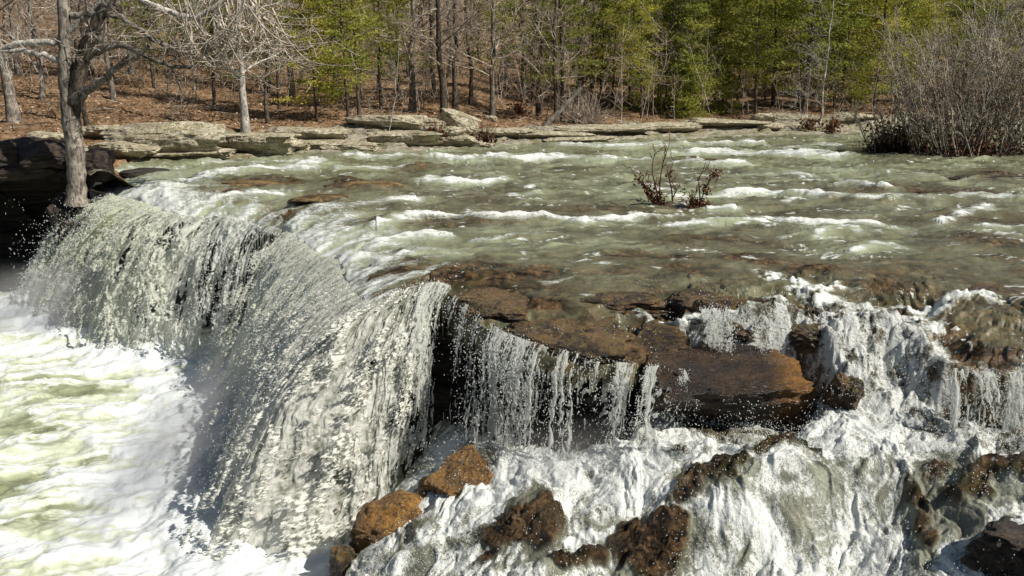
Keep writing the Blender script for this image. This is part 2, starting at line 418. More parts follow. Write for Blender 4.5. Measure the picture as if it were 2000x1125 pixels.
# ------------------------------------------------------------------ river features (surveyed on the water level)
CREST = [  # polyline, height, half width m, foam
    ([(685, 306), (740, 308), (860, 312), (950, 316)], .22, .7, .8), ([(640, 333), (720, 331), (790, 330)], .12, .4, .6),
    ([(955, 313), (1095, 311), (1225, 316)], .25, .8, 1.), ([(1087, 288), (1220, 288), (1350, 284), (1470, 281)], .22, 1.0, .7),
    ([(1300, 303), (1420, 299), (1520, 303), (1640, 306)], .24, .9, .95), ([(1300, 322), (1390, 322), (1450, 326)], .14, .5, .6),
    ([(820, 356), (900, 357), (980, 350)], .18, .45, .95), ([(1350, 348), (1500, 341), (1600, 346)], .1, .35, .45),
    ([(1300, 391), (1410, 382), (1550, 384), (1730, 396)], .2, .4, 1.), ([(1620, 366), (1690, 368), (1748, 378)], .16, .4, .7),
    ([(600, 414), (670, 400), (795, 391)], .2, .5, .7), ([(740, 436), (810, 428), (885, 423), (940, 426), (1060, 433), (1175, 440)], .2, .35, 1.),
    ([(665, 478), (740, 455), (850, 456)], .14, .4, .7), ([(745, 506), (790, 495), (830, 487)], .12, .25, .65), ([(915, 460), (975, 467), (1045, 456)], .08, .25, .5),
    ([(1010, 382), (1075, 378)], .1, .35, .7), ([(1180, 428), (1260, 417)], .1, .3, .7), ([(1288, 434), (1360, 438), (1490, 446)], .12, .3, .95),
    ([(1480, 430), (1560, 432), (1640, 436), (1760, 446)], .12, .3, .85), ([(1616, 468), (1680, 450), (1720, 458)], .1, .25, .7),
    ([(1640, 492), (1700, 486), (1740, 482)], .08, .22, .65), ([(1824, 436), (1880, 418), (1948, 402)], .14, .35, .8), ([(1940, 446), (2060, 450)], .1, .3, .7),
    ([(1370, 409), (1440, 411)], .12, .3, .9), ([(320, 368), (444, 338), (569, 332), (622, 318)], .2, .7, .9), ([(215, 352), (260, 346), (300, 342)], .1, .5, .5),
    ([(380, 322), (520, 318), (640, 312)], .15, .8, .45), ([(360, 386), (460, 378), (560, 372)], .12, .5, .9), ([(280, 380), (330, 376), (400, 368)], .1, .5, .8),
    ([(1100, 470), (1180, 462)], .06, .2, .35), ([(1330, 372), (1250, 366)], .1, .3, .4), ([(1750, 392), (1900, 388), (2050, 384)], .12, .4, .6), ([(1990, 372), (2100, 376)], .12, .3, .7),
    ([(1650, 285), (1500, 290)], .12, .8, .5), ([(1560, 330), (1700, 335), (1800, 345)], .08, .4, .3), ([(560, 350), (600, 345)], .08, .3, .6)]
STREAM = [  # foaming chutes on the right: polyline (u,v,z), half width, foam
    ([(1500, 535, 3.5), (1600, 582, 3.4), (1712, 614, 3.3), (1760, 640, 3.15), (1800, 700, 2.8), (1760, 780, 2.5)], .16, 1.),
    ([(1600, 572, 3.42), (1640, 558, 3.46)], .10, .9), ([(1780, 592, 3.4), (1840, 594, 3.38), (1930, 596, 3.36)], .12, .95), ([(1860, 600, 3.35), (1800, 625, 3.25), (1760, 650, 3.1)], .10, .8),
    ([(1500, 588, 3.43), (1530, 640, 3.1)], .08, .8), ([(1310, 655, 3.05), (1440, 668, 3.0), (1560, 672, 2.95), (1620, 700, 2.8)], .12, .9),
    ([(1240, 590, 3.4), (1270, 640, 3.1), (1310, 670, 3.0)], .10, .6), ([(1640, 690, 2.8), (1660, 800, 2.4)], .25, 1.), ([(1730, 700, 2.75), (1760, 790, 2.45)], .4, 1.)]
PATCH = [  # rock seen through the water: u, v, ru, rv, strength, bump
    (800, 329, 45, 5, .9, .12), (700, 364, 85, 9, 1., .16), (500, 358, 90, 12, 1., .12), (610, 396, 95, 11, 1., .06), (450, 376, 60, 6, .8, .04), (1130, 412, 130, 11, .75, .06), (1350, 316, 80, 5, .8, .14),
    (1380, 472, 110, 16, .7, .05), (1440, 500, 60, 9, .6, .04), (1590, 530, 80, 10, .9, .06), (1560, 422, 90, 8, .6, .05), (1800, 374, 170, 10, .85, .1), (1950, 475, 70, 14, .85, .06),
    (1960, 505, 50, 7, .95, .05), (1290, 525, 200, 14, .5, 0), (900, 530, 190, 22, .9, .04), (1450, 375, 60, 6, .5, .1), (1660, 395, 60, 7, .6, .05), (900, 405, 60, 8, .4, 0), (700, 430, 60, 8, .5, 0),
    (480, 386, 60, 6, .5, .03), (760, 480, 80, 8, .5, 0), (1960, 345, 60, 6, .9, .12), (1750, 540, 150, 30, .6, .05), (1700, 520, 80, 10, .5, .03)]

def upper(x, y, ed, par):
    """height and colour masks of the water over the bedrock, upstream of the ledge"""
    foam = np.zeros_like(x); rock = np.zeros_like(x); z = np.zeros_like(x); milk = np.zeros_like(x)
    dist = np.hypot(x, y)
    wx = x + .6 * noise(x * .5, y * .5, 11); wy = y + .6 * noise(x * .5, y * .5, 12)
    for pl, h, w, f in CREST:
        P = at_z([p[0] for p in pl], [p[1] for p in pl])
        bb = (x > P[:, 0].min() - 5 * w - 1) & (x < P[:, 0].max() + 5 * w + 1) & (y > P[:, 1].min() - 5 * w - 1) & (y < P[:, 1].max() + 5 * w + 1)
        if not bb.any(): continue
        X, Y = wx[bb], wy[bb]
        d, sg, pr = poly_dist(X, Y, P)
        endf = np.where((pr <= 0) | (pr >= len(P) - 1), .6, 1.)
        near = np.exp(-(d / w) ** 2 * np.where(y[bb] > np.interp(x[bb], np.sort(P[:, 0]), P[np.argsort(P[:, 0]), 1]), .55, 1.6))
        brk = np.clip(.66 + .75 * fbm(x[bb] * .75, y[bb] * 2.6, 4, 21), 0, 1.25)
        z[bb] += .8 * h * near * endf * (.25 + .75 * brk)
        thin = np.exp(-(d / (w * .62)) ** 2 * np.where(y[bb] > np.interp(x[bb], np.sort(P[:, 0]), P[np.argsort(P[:, 0]), 1]), 1.3, 1.))
        foam[bb] = np.maximum(foam[bb], .88 * f * thin * endf * brk)
        milk[bb] = np.maximum(milk[bb], f * np.exp(-(d / (w * 1.25)) ** 2) * endf * (.75 + .5 * noise(x[bb] * .8, y[bb] * 1.6, 23)))
    for u, v, ru, rv, s, b in PATCH:
        c = at_z(u, v); a = at_z(u + ru, v)[0] - c[0]; bb_ = abs(at_z(u, v - rv)[1] - at_z(u, v + rv)[1]) / 2
        q = ((wx - c[0]) / a) ** 2 + ((wy - c[1]) / bb_) ** 2
        g = np.exp(-q * .9)
        rock = np.maximum(rock, s * g * (1 + .8 * fbm(x * 1.1, y * 1.6, 4, 31))); z += b * np.exp(-q * 1.4)
    # general waves, running with the current, smaller near the camera
    amp = .05 + .05 * sstep(12, 26, dist)
    z += amp * (1.1 * fbm(x * .45 + 3, y * .9, 3, 1) + .45 * billow(x * .9, y * 1.9, 2, 5))
    cx = x * .97 + y * .25; cy = -x * .25 + y * .97                      # along and across the current
    wpx = .35 * noise(x * .6, y * .8, 51)
    st = fbm(cx * .55, (cy + wpx) * 3.4, 4, 52)
    thinl = np.clip(1 - np.abs(fbm(cx * .38 + 7, (cy + wpx) * 2.6, 3, 56)) * 8, 0, 1) * sstep(-.2, .5, fbm(x * .45, y * .6, 3, 58))
    foam = np.maximum(foam, .68 * thinl * (.5 + .8 * np.clip(fbm(cx * 1.5, cy * 3, 3, 59), -.5, 1)))
    milk = np.maximum(milk, .5 * np.clip(st, 0, 1))
    z += .030 * st + .02 * thinl
    z += .016 * billow(x * 2.0, y * 4.2, 3, 8) + .009 * fbm(cx * 4.5, cy * 13, 2, 9)
    crestiness = fbm(x * .8, y * 1.5, 5, 41) + .6 * billow(x * 2.1, y * 3.6, 3, 44)
    foam = np.maximum(foam, .6 * sstep(.95, 1.8, crestiness))
    foam = np.maximum(foam, .42 * sstep(.3, .75, fbm(x * 2.4, y * 5, 3, 47)) * sstep(-.1, .7, fbm(x * .4, y * .7, 3, 48)))
    return z, foam, rock, milk

# ------------------------------------------------------------------ river and cascade height field
us = np.arange(-260, 2300, 2.0); vs = np.concatenate([np.arange(246, 262, .5), np.arange(262, 860, .95)])
U, Vv = np.meshgrid(us, vs)
G = at_z(U, Vv); X, Y = G[..., 0], G[..., 1]
ed, sg, par = poly_dist(X, Y, EDGE_P)
sd = -ed * sg                                     # positive downstream of the edge
zedge = np.interp(par, np.arange(len(EDGE_P)), EDGE_P[:, 2]); wid = np.interp(par, np.arange(len(EDGE_P)), EDGE_W)
par = np.interp(par, np.arange(len(EDGE_P)), EDGE_K)
zu, foam_u, rock_u, milk_u = upper(X, Y, ed, par)
Sx = np.interp(par, np.arange(len(seglen)), seglen)
crest = np.exp(-ed / 1.1) * (par < 12.5)
cst = fbm(Sx * 3.2 + .3 * noise(X, Y, 151), -ed * .7, 4, 152) + .5 * fbm(Sx * 9, -ed * 1.6, 2, 155)
foam_u = np.maximum(foam_u, crest * np.clip(.36 + .60 * cst + .35 * np.interp(par, np.arange(len(LIPA)), LIPA[:, 7]), 0, 1))
milk_u = np.maximum(milk_u, np.exp(-ed / 1.5) * (par < 11.5) * .9)
zu = zu + crest * .05 * cst
base_u = ZR + (zedge - ZR) * sstep(1.3, 0, ed)
# thin water over bare shelf close to the ledge on the right
shal = sstep(2.6, .4, ed + .5 * fbm(X * .8, Y * .8, 3, 61)) * (par > 11.5)
bed = .75 * sstep(.05, .75, fbm(X * .30, Y * .45, 4, 63)) * sstep(30, 16, np.hypot(X, Y)) + .35 * sstep(15.5, 12.5, Y)
rock_u = np.maximum(rock_u, bed * (1 + .6 * fbm(X * 1.2, Y * 2.2, 4, 64)))
rock_u = np.clip(np.maximum(rock_u, shal * (.62 + .65 * fbm(X * .9, Y * 1.5, 4, 62))), 0, 1.2)
def blocks(x, y, seed=0):
    return .10 * fbm(x * 1.5, y * 1.5, 5, 70 + seed) + .06 * np.round(3 * fbm(x * .9, y * .9, 3, 75 + seed)) / 1.5
zu = zu * (1 - .55 * shal) + shal * blocks(X, Y)
Zu = base_u + zu - (.14 * np.exp(-ed / .4) + .30 * np.exp(-ed / 1.1)) * sstep(12.6, 10.5, par)
def terrace(z, h, x, y, seed):
    t = z / h + .9 * fbm(x * .9, y * .9, 4, seed); f = np.floor(t); return h * (f + sstep(.62, 1., t - f) - .9 * fbm(x * .9, y * .9, 4, seed) + .18 * fbm(x * 2.2, y * 2.2, 3, seed + 4))
shr = np.clip(shal * 1.2, 0, 1) * (par > 12.5)
shr = shr * sstep(20.5, 18.5, par)
Zu = Zu * (1 - .75 * shr) + .75 * shr * (terrace(base_u - .10 * np.maximum(.9 - ed, 0), .11, X, Y, 181) + .02)
Zl = lower(X, Y)
wxa = X + .22 * noise(X * 1.7, Y * 1.7, 161) + .07 * noise(X * 5, Y * 5, 163); wya = Y + .22 * noise(X * 1.7, Y * 1.7, 162) + .07 * noise(X * 5, Y * 5, 164)
fa = wxa * .35 + wya * .94; fb = wxa * .94 - wya * .35            # along / across the run of the cascade
near_l = fbm(fa * 1.1, fb * 1.5, 4, 81)
boil = .10 * near_l + .05 * fbm(fa * 2.3, fb * 3.0, 3, 83) + .024 * billow(fa * 3.4, fb * 4.2, 3, 85) + .006 * billow(fa * 11, fb * 12, 2, 88)
k = sstep(-.05, 1, sd / wid)
ramp_rock = .16 * fbm(X * 1.4, Y * 1.4, 5, 91) + .09 * billow(X * 3.5, Y * 3.5, 3, 93)
mid = 4 * k * (1 - k)
ch = np.maximum(mid, sstep(-.6, .0, sd) * sstep(1.7, .4, sd)) * sstep(19.5, 21., par)
Zc = Zu * (1 - k) + (Zl + boil) * k + mid * ramp_rock * (wid > .5)
Zc = Zc * (1 - .10 * ch) + .10 * ch * (terrace(Zc, .17, X, Y, 185) + .04 * billow(X * 3, Y * 3, 3, 189))
# cascade masks
PXu = 1000 + F * X / (Y * CP - (Zc - CAMZ) * SP)
foam_l = np.full_like(X, .0); rock_l = np.zeros_like(X)
LOWPATCH = [  # rock breaking through the foam: u, v, z, ru, rv, strength, bump
    (1030, 1030, 1.35, 80, 45, 1., .12), (1270, 1075, 1.3, 110, 40, 1.1, .16), (1130, 1115, 1.2, 70, 18, .9, .08), (1400, 920, 2.05, 110, 22, .8, .05), (1330, 875, 2.05, 60, 20, .6, 0),
    (1870, 950, 2.15, 90, 40, .55, .0), (1960, 930, 2.25, 90, 25, .9, .05), (1790, 1010, 1.85, 35, 60, .6, .05),  (1820, 690, 2.9, 50, 40, 1., .1), (1600, 640, 3.1, 70, 30, .9, .08), (1690, 650, 3.0, 60, 25, .8, .08), (1760, 760, 2.6, 40, 20, .4, .05),
    (1530, 880, 2.15, 90, 14, .7, 0), (950, 1110, 1.05, 60, 14, .6, .03), (1200, 935, 1.8, 90, 14, .0, .0), (1560, 700, 2.85, 60, 25, .8, .05), (1700, 690, 2.9, 60, 25, .5, .06)]
wxl = X + .25 * noise(X * 1.5, Y * 1.5, 95); wyl = Y + .25 * noise(X * 1.5, Y * 1.5, 96)
bump_l = np.zeros_like(X)
for u, v, z, ru, rv, s, b in LOWPATCH:
    c = at_z(u, v, z); a = at_z(u + ru, v, z)[0] - c[0]; bb_ = abs(at_z(u, v - rv, z)[1] - at_z(u, v + rv, z)[1]) / 2
    q = ((wxl - c[0]) / a) ** 2 + ((wyl - c[1]) / bb_) ** 2
    rock_l = np.maximum(rock_l, s * np.exp(-(q * 1.3) ** 2)); bump_l += b * np.exp(-q)
LOWSTREAM = [ # brighter, smoother runs of white water
    ([(2100, 835, 2.42), (1900, 850, 2.35), (1700, 870, 2.27), (1500, 900, 2.1), (1380, 905, 1.95)], .16, .55), ([(1000, 880, 1.65), (1150, 900, 1.7), (1300, 890, 1.9), (1380, 880, 2.0)], .22, .6),
    ([(1050, 930, 1.55), (900, 1000, 1.1), (820, 1060, .9), (760, 1125, .8)], .14, .5), ([(1150, 950, 1.6), (1300, 1000, 1.5), (1480, 1080, 1.35), (1620, 1150, 1.25)], .2, .55),
    ([(1780, 900, 2.2), (1740, 1000, 1.8), (1690, 1120, 1.35)], .10, .45), ([(850, 985, 1.1), (880, 1030, 1.1), (830, 1090, .85)], .12, .55), ([(960, 920, 1.45), (1010, 960, 1.4), (960, 1010, 1.2)], .12, .5), ([(1110, 1070, 1.25), (1200, 1050, 1.35), (1260, 1120, 1.1)], .07, .5), ([(900, 1030, 1.15), (960, 1000, 1.3), (1000, 1080, 1.2)], .06, .4),
    ([(1690, 740, 2.6), (1700, 840, 2.35)], .35, .5), ([(1790, 760, 2.55), (1800, 840, 2.35), (1990, 820, 2.45)], .22, .45), ([(1420, 1000, 1.7), (1480, 960, 1.9), (1600, 950, 2.0)], .1, .3)]
run = np.zeros_like(X)
for pl, w, f in LOWSTREAM:
    P = np.array([at_z(*p) for p in pl]); d, _, _ = poly_dist(X + .15 * noise(X * 2, Y * 2, 141), Y + .15 * noise(X * 2, Y * 2, 142), P)
    run = np.maximum(run, f * np.exp(-(d / w) ** 2))
fmod = np.zeros_like(X)
for u, v, z, ru, rv, b in [(1600, 1010, 1.7, 170, 90, -.10), (1180, 900, 1.75, 190, 50, .16), (1700, 770, 2.5, 120, 60, .12), (1850, 960, 2.15, 120, 60, -.16), (880, 1060, 1.0, 170, 70, -.16), (1450, 900, 2.05, 120, 30, -.18), (1270, 1060, 1.35, 150, 50, -.12)]:
    c = at_z(u, v, z); a = at_z(u + ru, v, z)[0] - c[0]; b_ = abs(at_z(u, v - rv, z)[1] - at_z(u, v + rv, z)[1]) / 2
    fmod += b * np.exp(-(((X - c[0]) / a) ** 2 + ((Y - c[1]) / b_) ** 2))
fl = .38 + fmod + .42 * fbm(fa * 1.2, fb * 2.0, 4, 101) + .18 * fbm(fa * 4, fb * 7, 3, 104) + run - .75 * rock_l
foam_l = np.clip(fl, 0, 1.1)
web = np.clip(1 - np.abs(fbm(wxl * 3.2, wyl * 3.2, 3, 108)) * 5, 0, 1) + .6 * np.clip(1 - np.abs(fbm(wxl * 7, wyl * 7, 2, 111)) * 4, 0, 1)
foam_l = np.clip(foam_l + .15 * web * rock_l, 0, 1.1)
rock_l = sstep(.36, .60, rock_l + .22 * fbm(X * 3.5, Y * 3.5, 3, 145))
foam_l = foam_l * (1 - .75 * rock_l); bump_l = bump_l + .05 * rock_l * (1 + fbm(X * 4, Y * 4, 4, 147))
# chute slope between: rock with water
chute_r = np.maximum(mid, sstep(-.6, .0, sd) * sstep(1.7, .4, sd)) * (par > 17.5) * sstep(17.5, 18.5, par)
foam_s = np.zeros_like(X)
for pl, w, f in STREAM:
    P = np.array([at_z(*p) for p in pl])
    d, _, _ = poly_dist(X + .12 * noise(X * 3, Y * 3, 115), Y + .12 * noise(X * 3, Y * 3, 116), P)
    g = np.exp(-(d / w) ** 2)
    foam_s = np.maximum(foam_s, f * np.exp(-(d / (w * 1.35)) ** 2) * np.clip(.55 + .8 * fbm(X * 5, Y * 5, 3, 118), 0, 1))
    Zc = Zc + .03 * g * (1 + fbm(X * 4, Y * 4, 3, 119))
foam_c = foam_u * (1 - k) * (1 - .75 * shal) + foam_l * k
foam_c = foam_c * (1 - .8 * np.clip(chute_r, 0, 1)) + .22 * chute_r * np.clip(.5 + 1.2 * fbm(X * 2.6, Y * 2.6, 4, 171), 0, 1.5)
rock_c = np.clip(rock_u * (1 - k) + rock_l * k + .9 * chute_r, 0, 1)
foam_c = np.clip(np.maximum(foam_c, foam_s), 0, 1.1)
# fine sparkle of broken water on the shelf
spk = sstep(.42, .62, noise(X * 16, Y * 16, 121)) * shal * sstep(-.1, .6, fbm(X * 1.1, Y * 1.1, 3, 122))
foam_c = np.maximum(foam_c, .55 * spk)
Zc = Zc + bump_l * k
Zc += .03 * foam_s * billow(X * 6, Y * 6, 2, 125)
milk = (milk_u + .20 * sstep(16, 34, np.hypot(X, Y)) + .55 * np.exp(-ed / 1.2) * (par < 11) * (.6 + .8 * fbm(X * .9, Y * .9, 3, 134))) * (1 - k) * (1 - .6 * rock_u) + k * (.35 + .5 * fbm(X * .8, Y * .8, 3, 131))
milk = np.clip(milk + .30 * fbm(X * .35, Y * .6, 3, 133), 0, 1)
left_sec = par < 13.0
curtain = (par >= 13.0) & (par < 18.0)
up_mask = (sd < .02)
keep_r = np.where(left_sec, sd < .03, np.where(curtain, (sd < .03), True)) & (sd < .03)
# seam between river and cascade: follow sd = .03 on the ledge sections, shared rows otherwise
is_low = sd > .03
EDGE_STEEP = par < 17.3
river_keep = (sd <= .05)
low_keep = (sd >= .0) & ~((par < 17.5) & (sd < .12)) & (PXu > 640)
right_side = par >= 17.3
river_keep &= True
attrs = dict(foam=foam_c, rock=rock_c, milk=milk)
river = grid_obj('river_water', X, Y, Zc, M['river'], river_keep, attrs)
tag(river, 'green and white river rapids running over shallow brown bedrock towards the falls', 'river', kind='structure')
Zlow = np.where(par < 17.5, (Zl + boil) + bump_l, Zc)
low_keep &= ~((par < 10) )
Zlow2 = Zlow
attrs2 = dict(foam=np.where(par < 17.5, np.maximum(foam_l, foam_s), foam_c), rock=np.where(par < 17.5, rock_l, rock_c), milk=np.clip(milk, 0, 1))
low_keep &= (X > np.interp(Y, [7, 9, 11, 12.5], [-2.4, -2.2, -1.9, -1.2]))
casc = grid_obj('cascade_water', X, Y, Zlow2, M['cascade'], low_keep, attrs2)
tag(casc, 'white churning cascade over brown rocks in the right foreground below the ledge', 'cascade', kind='structure')
del U, Vv, G

# ------------------------------------------------------------------ falls
SPRAY = []                                         # (positions, sizes)
VEIL = None
def fall_layer(s0, s1, ncol, nrow, off, seed, thr, mode, extra_v=0.):
    S = np.linspace(s0, s1, ncol)
    src = (S_, LIPC) if VEIL is None else VEIL[:2]
    C = np.stack([np.interp(S, src[0], src[1][:, k]) for k in range(src[1].shape[1])], -1)
    C[:, 3:5] /= np.linalg.norm(C[:, 3:5], axis=1)[:, None]
    lk = sstep(S_CURT - 1.3, S_CURT + .3, S)
    lowz = -.35 * (1 - lk) + lk * (lower(C[:, 0] + C[:, 3] * .3, C[:, 1] + C[:, 4] * .3) - .1)
    if VEIL is not None: lowz = np.full(len(S), VEIL[2])
    lowz = np.minimum(lowz, C[:, 2] - .3)
    drop = C[:, 2] - lowz
    q = np.linspace(0, 1, nrow)[:, None]
    DZ = drop[None] * q ** 1.45                     # closer rows near the crest
    SS = np.broadcast_to(S[None], DZ.shape)
    vv = C[:, 5][None] + extra_v + .35 * fbm(SS * 1.1, SS * 0 + seed, 3, 200 + seed)
    vv = np.maximum(vv, .25)
    w0 = .38 * vv
    tau = (-w0 + np.sqrt(w0 * w0 + 2 * 9.81 * DZ)) / 9.81
    out = vv * tau
    T = np.sqrt(out ** 2 + DZ ** 2)
    return S, C, DZ, SS, out, T, q

def make_fall(name, s0, s1, ncol, nrow, mats, layers, label, fb=.3, fs=1., cst_=1.):
    Vs, Qs, As, n = [], [], [], 0
    for off, seed, thr, mode in layers:
        S, C, DZ, SS, out, T, q = fall_layer(s0, s1, ncol, nrow, off, seed, thr, mode, off * 1.2)
        dens = np.broadcast_to(C[:, 6][None], DZ.shape); tint = np.broadcast_to(C[:, 7][None], DZ.shape)
        ws = SS * fs + .10 * noise(SS * 2.0, T * .9, seed) + .03 * noise(SS * 8, T * 5, seed + 1)
        wt = T * (2.3 if fs > 1 else 1.) + .25 * noise(SS * 1.7, T * 1.1, seed + 2)
        stre = fbm(ws * 3.2, wt * .55, 4, seed + 3)                     # long streaks
        fine = fbm(ws * 11, wt * 2.2, 3, seed + 5)
        web = np.clip(1 - np.abs(fbm(ws * 5.5, wt * 1.9, 3, seed + 7)) * 3.0, 0, 1)
        web2 = np.clip(1 - np.abs(fbm(ws * 11, wt * 4.6, 2, seed + 9)) * 2.6, 0, 1)
        big = fbm(SS * .9, T * .35, 3, seed + 11)
        lcd = np.broadcast_to(C[:, 8][None], DZ.shape)
        groove = fbm(ws * 8, wt * .45, 3, seed + 13)
        if mode == 'sheet':
            m = dens * 1.5 + (.75 * stre + .55 * big) * (1.0 + .6 * (dens < .9)) + .20 * groove + .35 * web - thr
            foam = np.clip(fb + cst_ * (.40 * stre + .50 * groove) + .45 * tint + .35 * (dens - .8) + .25 * web2 * sstep(.2, 2.5, DZ) + (.35 * fbm(ws * 7, wt * 4, 3, seed + 15) if fs > 1 else 0), 0, 1)
            foam = foam * (.62 + .38 * sstep(0, .9, DZ))
            relief = .08 * big + .05 * stre + .030 * groove + .012 * fbm(ws * 24, wt * 3, 2, seed + 14)
        elif mode == 'lace':
            m = lcd * .95 + .75 * stre + .60 * web + .40 * web2 + .40 * big + .12 * fine - thr
            foam = np.clip(.58 + .8 * m + .3 * web2, 0, 1)
            relief = .12 * big + .09 * web + .05 * web2 + .03 * fine + .05 * stre
        else:                                                           # strings
            st = fbm(ws * 17, wt * .25, 3, seed + 16)
            bead = noise(ws * 30, wt * 11, seed + 18)
            gate = fbm(SS * 1.9, T * .45, 3, 205 + 7 * (seed // 10))
            m = dens * .8 + .75 * st + .55 * bead + .25 * web2 + 1.0 * gate - thr - .12 * sstep(.4, 1.4, DZ)
            foam = np.clip(.4 + .7 * m, 0, 1)
            relief = .02 * st + .012 * bead + .03 * big
        grow = sstep(0, .5, DZ)
        R = out + (relief * (.35 + .65 * grow) + off * sstep(0, .25, DZ))
        Xf = C[:, 0][None] + C[:, 3][None] * R; Yf = C[:, 1][None] + C[:, 4][None] * R
        Zf = C[:, 2][None] - .42 * (VEIL is None) * sstep(S_CURT - .3, S_CURT - 1.9, S[None]) - DZ + .03 + .25 * relief * (1 - .8 * grow)
        mask = m > 0
        if mode == 'sheet': mask |= (DZ < .12)
        V = np.stack([Xf, Yf, Zf], -1).reshape(-1, 3)
        Q = grid_quads(nrow, ncol, mask)
        V2, Q2, A2 = compact(V, Q, dict(foam=foam, tint=np.clip(tint * (1.1 - .2 * DZ) + .2 * stre, 0, 1)))
        Vs.append(V2); Qs.append(Q2 + n); As.append(A2); n += len(V2)
        pick = RNG.choice(len(V2), min(len(V2), int(900 * (s1 - s0) ** .8)), replace=False)
        nn = np.stack([C[:, 3].mean() + 0 * pick, C[:, 4].mean() + 0 * pick, 0 * pick], -1)
        SPRAY.append(V2[pick] + nn * RNG.exponential(.07, len(pick))[:, None] + RNG.normal(0, .03, (len(pick), 3)))
    A = {k: np.concatenate([a[k] for a in As]) for k in As[0]}
    o = link(name, np_mesh(name, np.concatenate(Vs), np.concatenate(Qs), A), mats)
    return tag(o, label, 'waterfall', kind='structure')

make_fall('waterfall', 0, S_NEAR + .15, 1100, 460, M['fall'],
          [(.0, 1, 1.14, 'sheet'), (.08, 20, 1.08, 'lace'), (.20, 40, 1.25, 'lace'), (.34, 60, 1.5, 'lace')],
          'sunlit cream and white curtain of falling water on the far left with dark rock gaps', .72)
make_fall('waterfall', S_NEAR - .1, S_CURT + .1, 1500, 640, M['nearfall'],
          [(.0, 101, .30, 'sheet'), (.05, 120, 1.28, 'lace'), (.16, 140, 1.42, 'lace')],
          'tall grey shaded sheet of rippled falling water in the centre left foreground', .44, 1.9, .55)
make_fall('waterfall', S_CURT - .3, seglen[-1], 950, 420, M['fall'],
          [(.0, 201, .66, 'strings'), (.05, 220, .72, 'strings'), (.11, 240, .74, 'strings')],
          'thin beaded strings of water dripping from the brown ledge in the centre')

def veil(tab, zbase, layers, label, ncol=560, nrow=160):
    global VEIL
    tab = np.array(tab, float); P = np.array([at_z(u, v, z) for u, v, z in tab[:, :3]])
    L = np.r_[0, np.cumsum(np.linalg.norm(np.diff(P[:, :2], axis=0), axis=1))]; ss = np.linspace(0, L[-1], 300)
    C = smooth1(resample(np.c_[P, tab[:, 3:]], L, ss), 21); C[:, 1] += .08 * noise(ss * 2.2, ss * 0, 7); VEIL = (ss, C, zbase)
    o = make_fall('waterfall', 0, L[-1], ncol, nrow, M['fall'], layers, label, .4); VEIL = None
    return o
veil([(1850, 722, 3.02, -.2, -1, .6, .2, 0, .75), (1930, 730, 3.0, -.2, -1, .6, .1, 0, .8), (2100, 733, 3.0, -.1, -1, .6, .3, 0, .9)], 2.35, [(.0, 301, .55, 'strings'), (.05, 310, .6, 'strings'), (.12, 320, .6, 'strings')], 'small dark curtain of falling water under the flat shelf rock at the right edge')
veil([(1262, 722, 2.92, -.5, -.9, .5, .3, 0, .6), (1300, 714, 2.96, -.3, -1, .5, .25, 0, .45), (1345, 714, 2.98, -.2, -1, .45, .12, 0, .2)], 1.9, [(.0, 331, .62, 'strings'), (.06, 340, .70, 'strings')], 'thin veil of water sliding over the left end of the large smooth boulder')
veil([(1300, 612, 3.40, -.1, -1, .45, .2, 0, .6), (1400, 606, 3.42, 0, -1, .45, .12, 0, .5), (1510, 604, 3.42, .1, -1, .5, .3, 0, .7)], 2.95, [(.12, 351, .66, 'strings'), (.18, 360, .80, 'strings')], 'thin trickles falling down the face of the speckled rock block')

# ------------------------------------------------------------------ ledge rock behind the falls
def ledge(name, P, zbase, under, mat, label, nrow=70, step=.05, seed=0, hang=.05, drop_=.07, back=0.):
    P = np.asarray(P, float)
    L = np.r_[0, np.cumsum(np.linalg.norm(np.diff(P[:, :2], axis=0), axis=1))]
    s = np.arange(0, L[-1], step); C = resample(P, L, s); C = smooth1(C, 9)
    if np.ndim(drop_): drop_ = np.interp(s, L, drop_[0])[None]; back = np.interp(s, L, back[0])[None]
    tg = np.gradient(C[:, :2], axis=0); tg /= np.linalg.norm(tg, axis=1)[:, None]
    nr = np.stack([tg[:, 1], -tg[:, 0]], -1)           # downstream (right of direction)
    zb = np.interp(s, L, np.broadcast_to(zbase, (len(P),))); un = np.interp(s, L, np.broadcast_to(under, (len(P),)))
    q = np.linspace(0, 1, nrow)[:, None]
    prof = np.where(q < .12, hang * np.sin(q / .12 * np.pi / 2) , hang - un[None] * np.sin((q - .12) / .88 * np.pi * .6))
    Zr = C[:, 2][None] - drop_ + (zb - C[:, 2])[None] * q
    SSS = np.broadcast_to(s[None], Zr.shape)
    lay = .16 * np.round(3 * fbm(SSS * .25, Zr * 3.5, 2, 300 + seed)) / 2 + .12 * fbm(SSS * 1.5, Zr * 4, 4, 310 + seed) + .15 * fbm(SSS * .7, Zr * .7, 3, 320 + seed)
    R = prof + lay * np.clip(q * 6, 0, 1) * np.minimum(1, .35 + un[None]) - .12 - back
    X = C[:, 0][None] + nr[:, 0][None] * R; Y = C[:, 1][None] + nr[:, 1][None] * R
    return grid_obj(name, X, Y, Zr, mat)
lp = LIPC[::12, :3]
zb = np.where(S_[::12] > S_CURT, 1.2, -.4)
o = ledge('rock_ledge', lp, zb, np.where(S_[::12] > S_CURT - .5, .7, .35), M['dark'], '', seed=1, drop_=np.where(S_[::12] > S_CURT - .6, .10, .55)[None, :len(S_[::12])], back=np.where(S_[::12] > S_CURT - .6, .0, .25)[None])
tag(o, 'dark undercut rock ledge that the falls drop over', 'rock ledge', kind='structure')

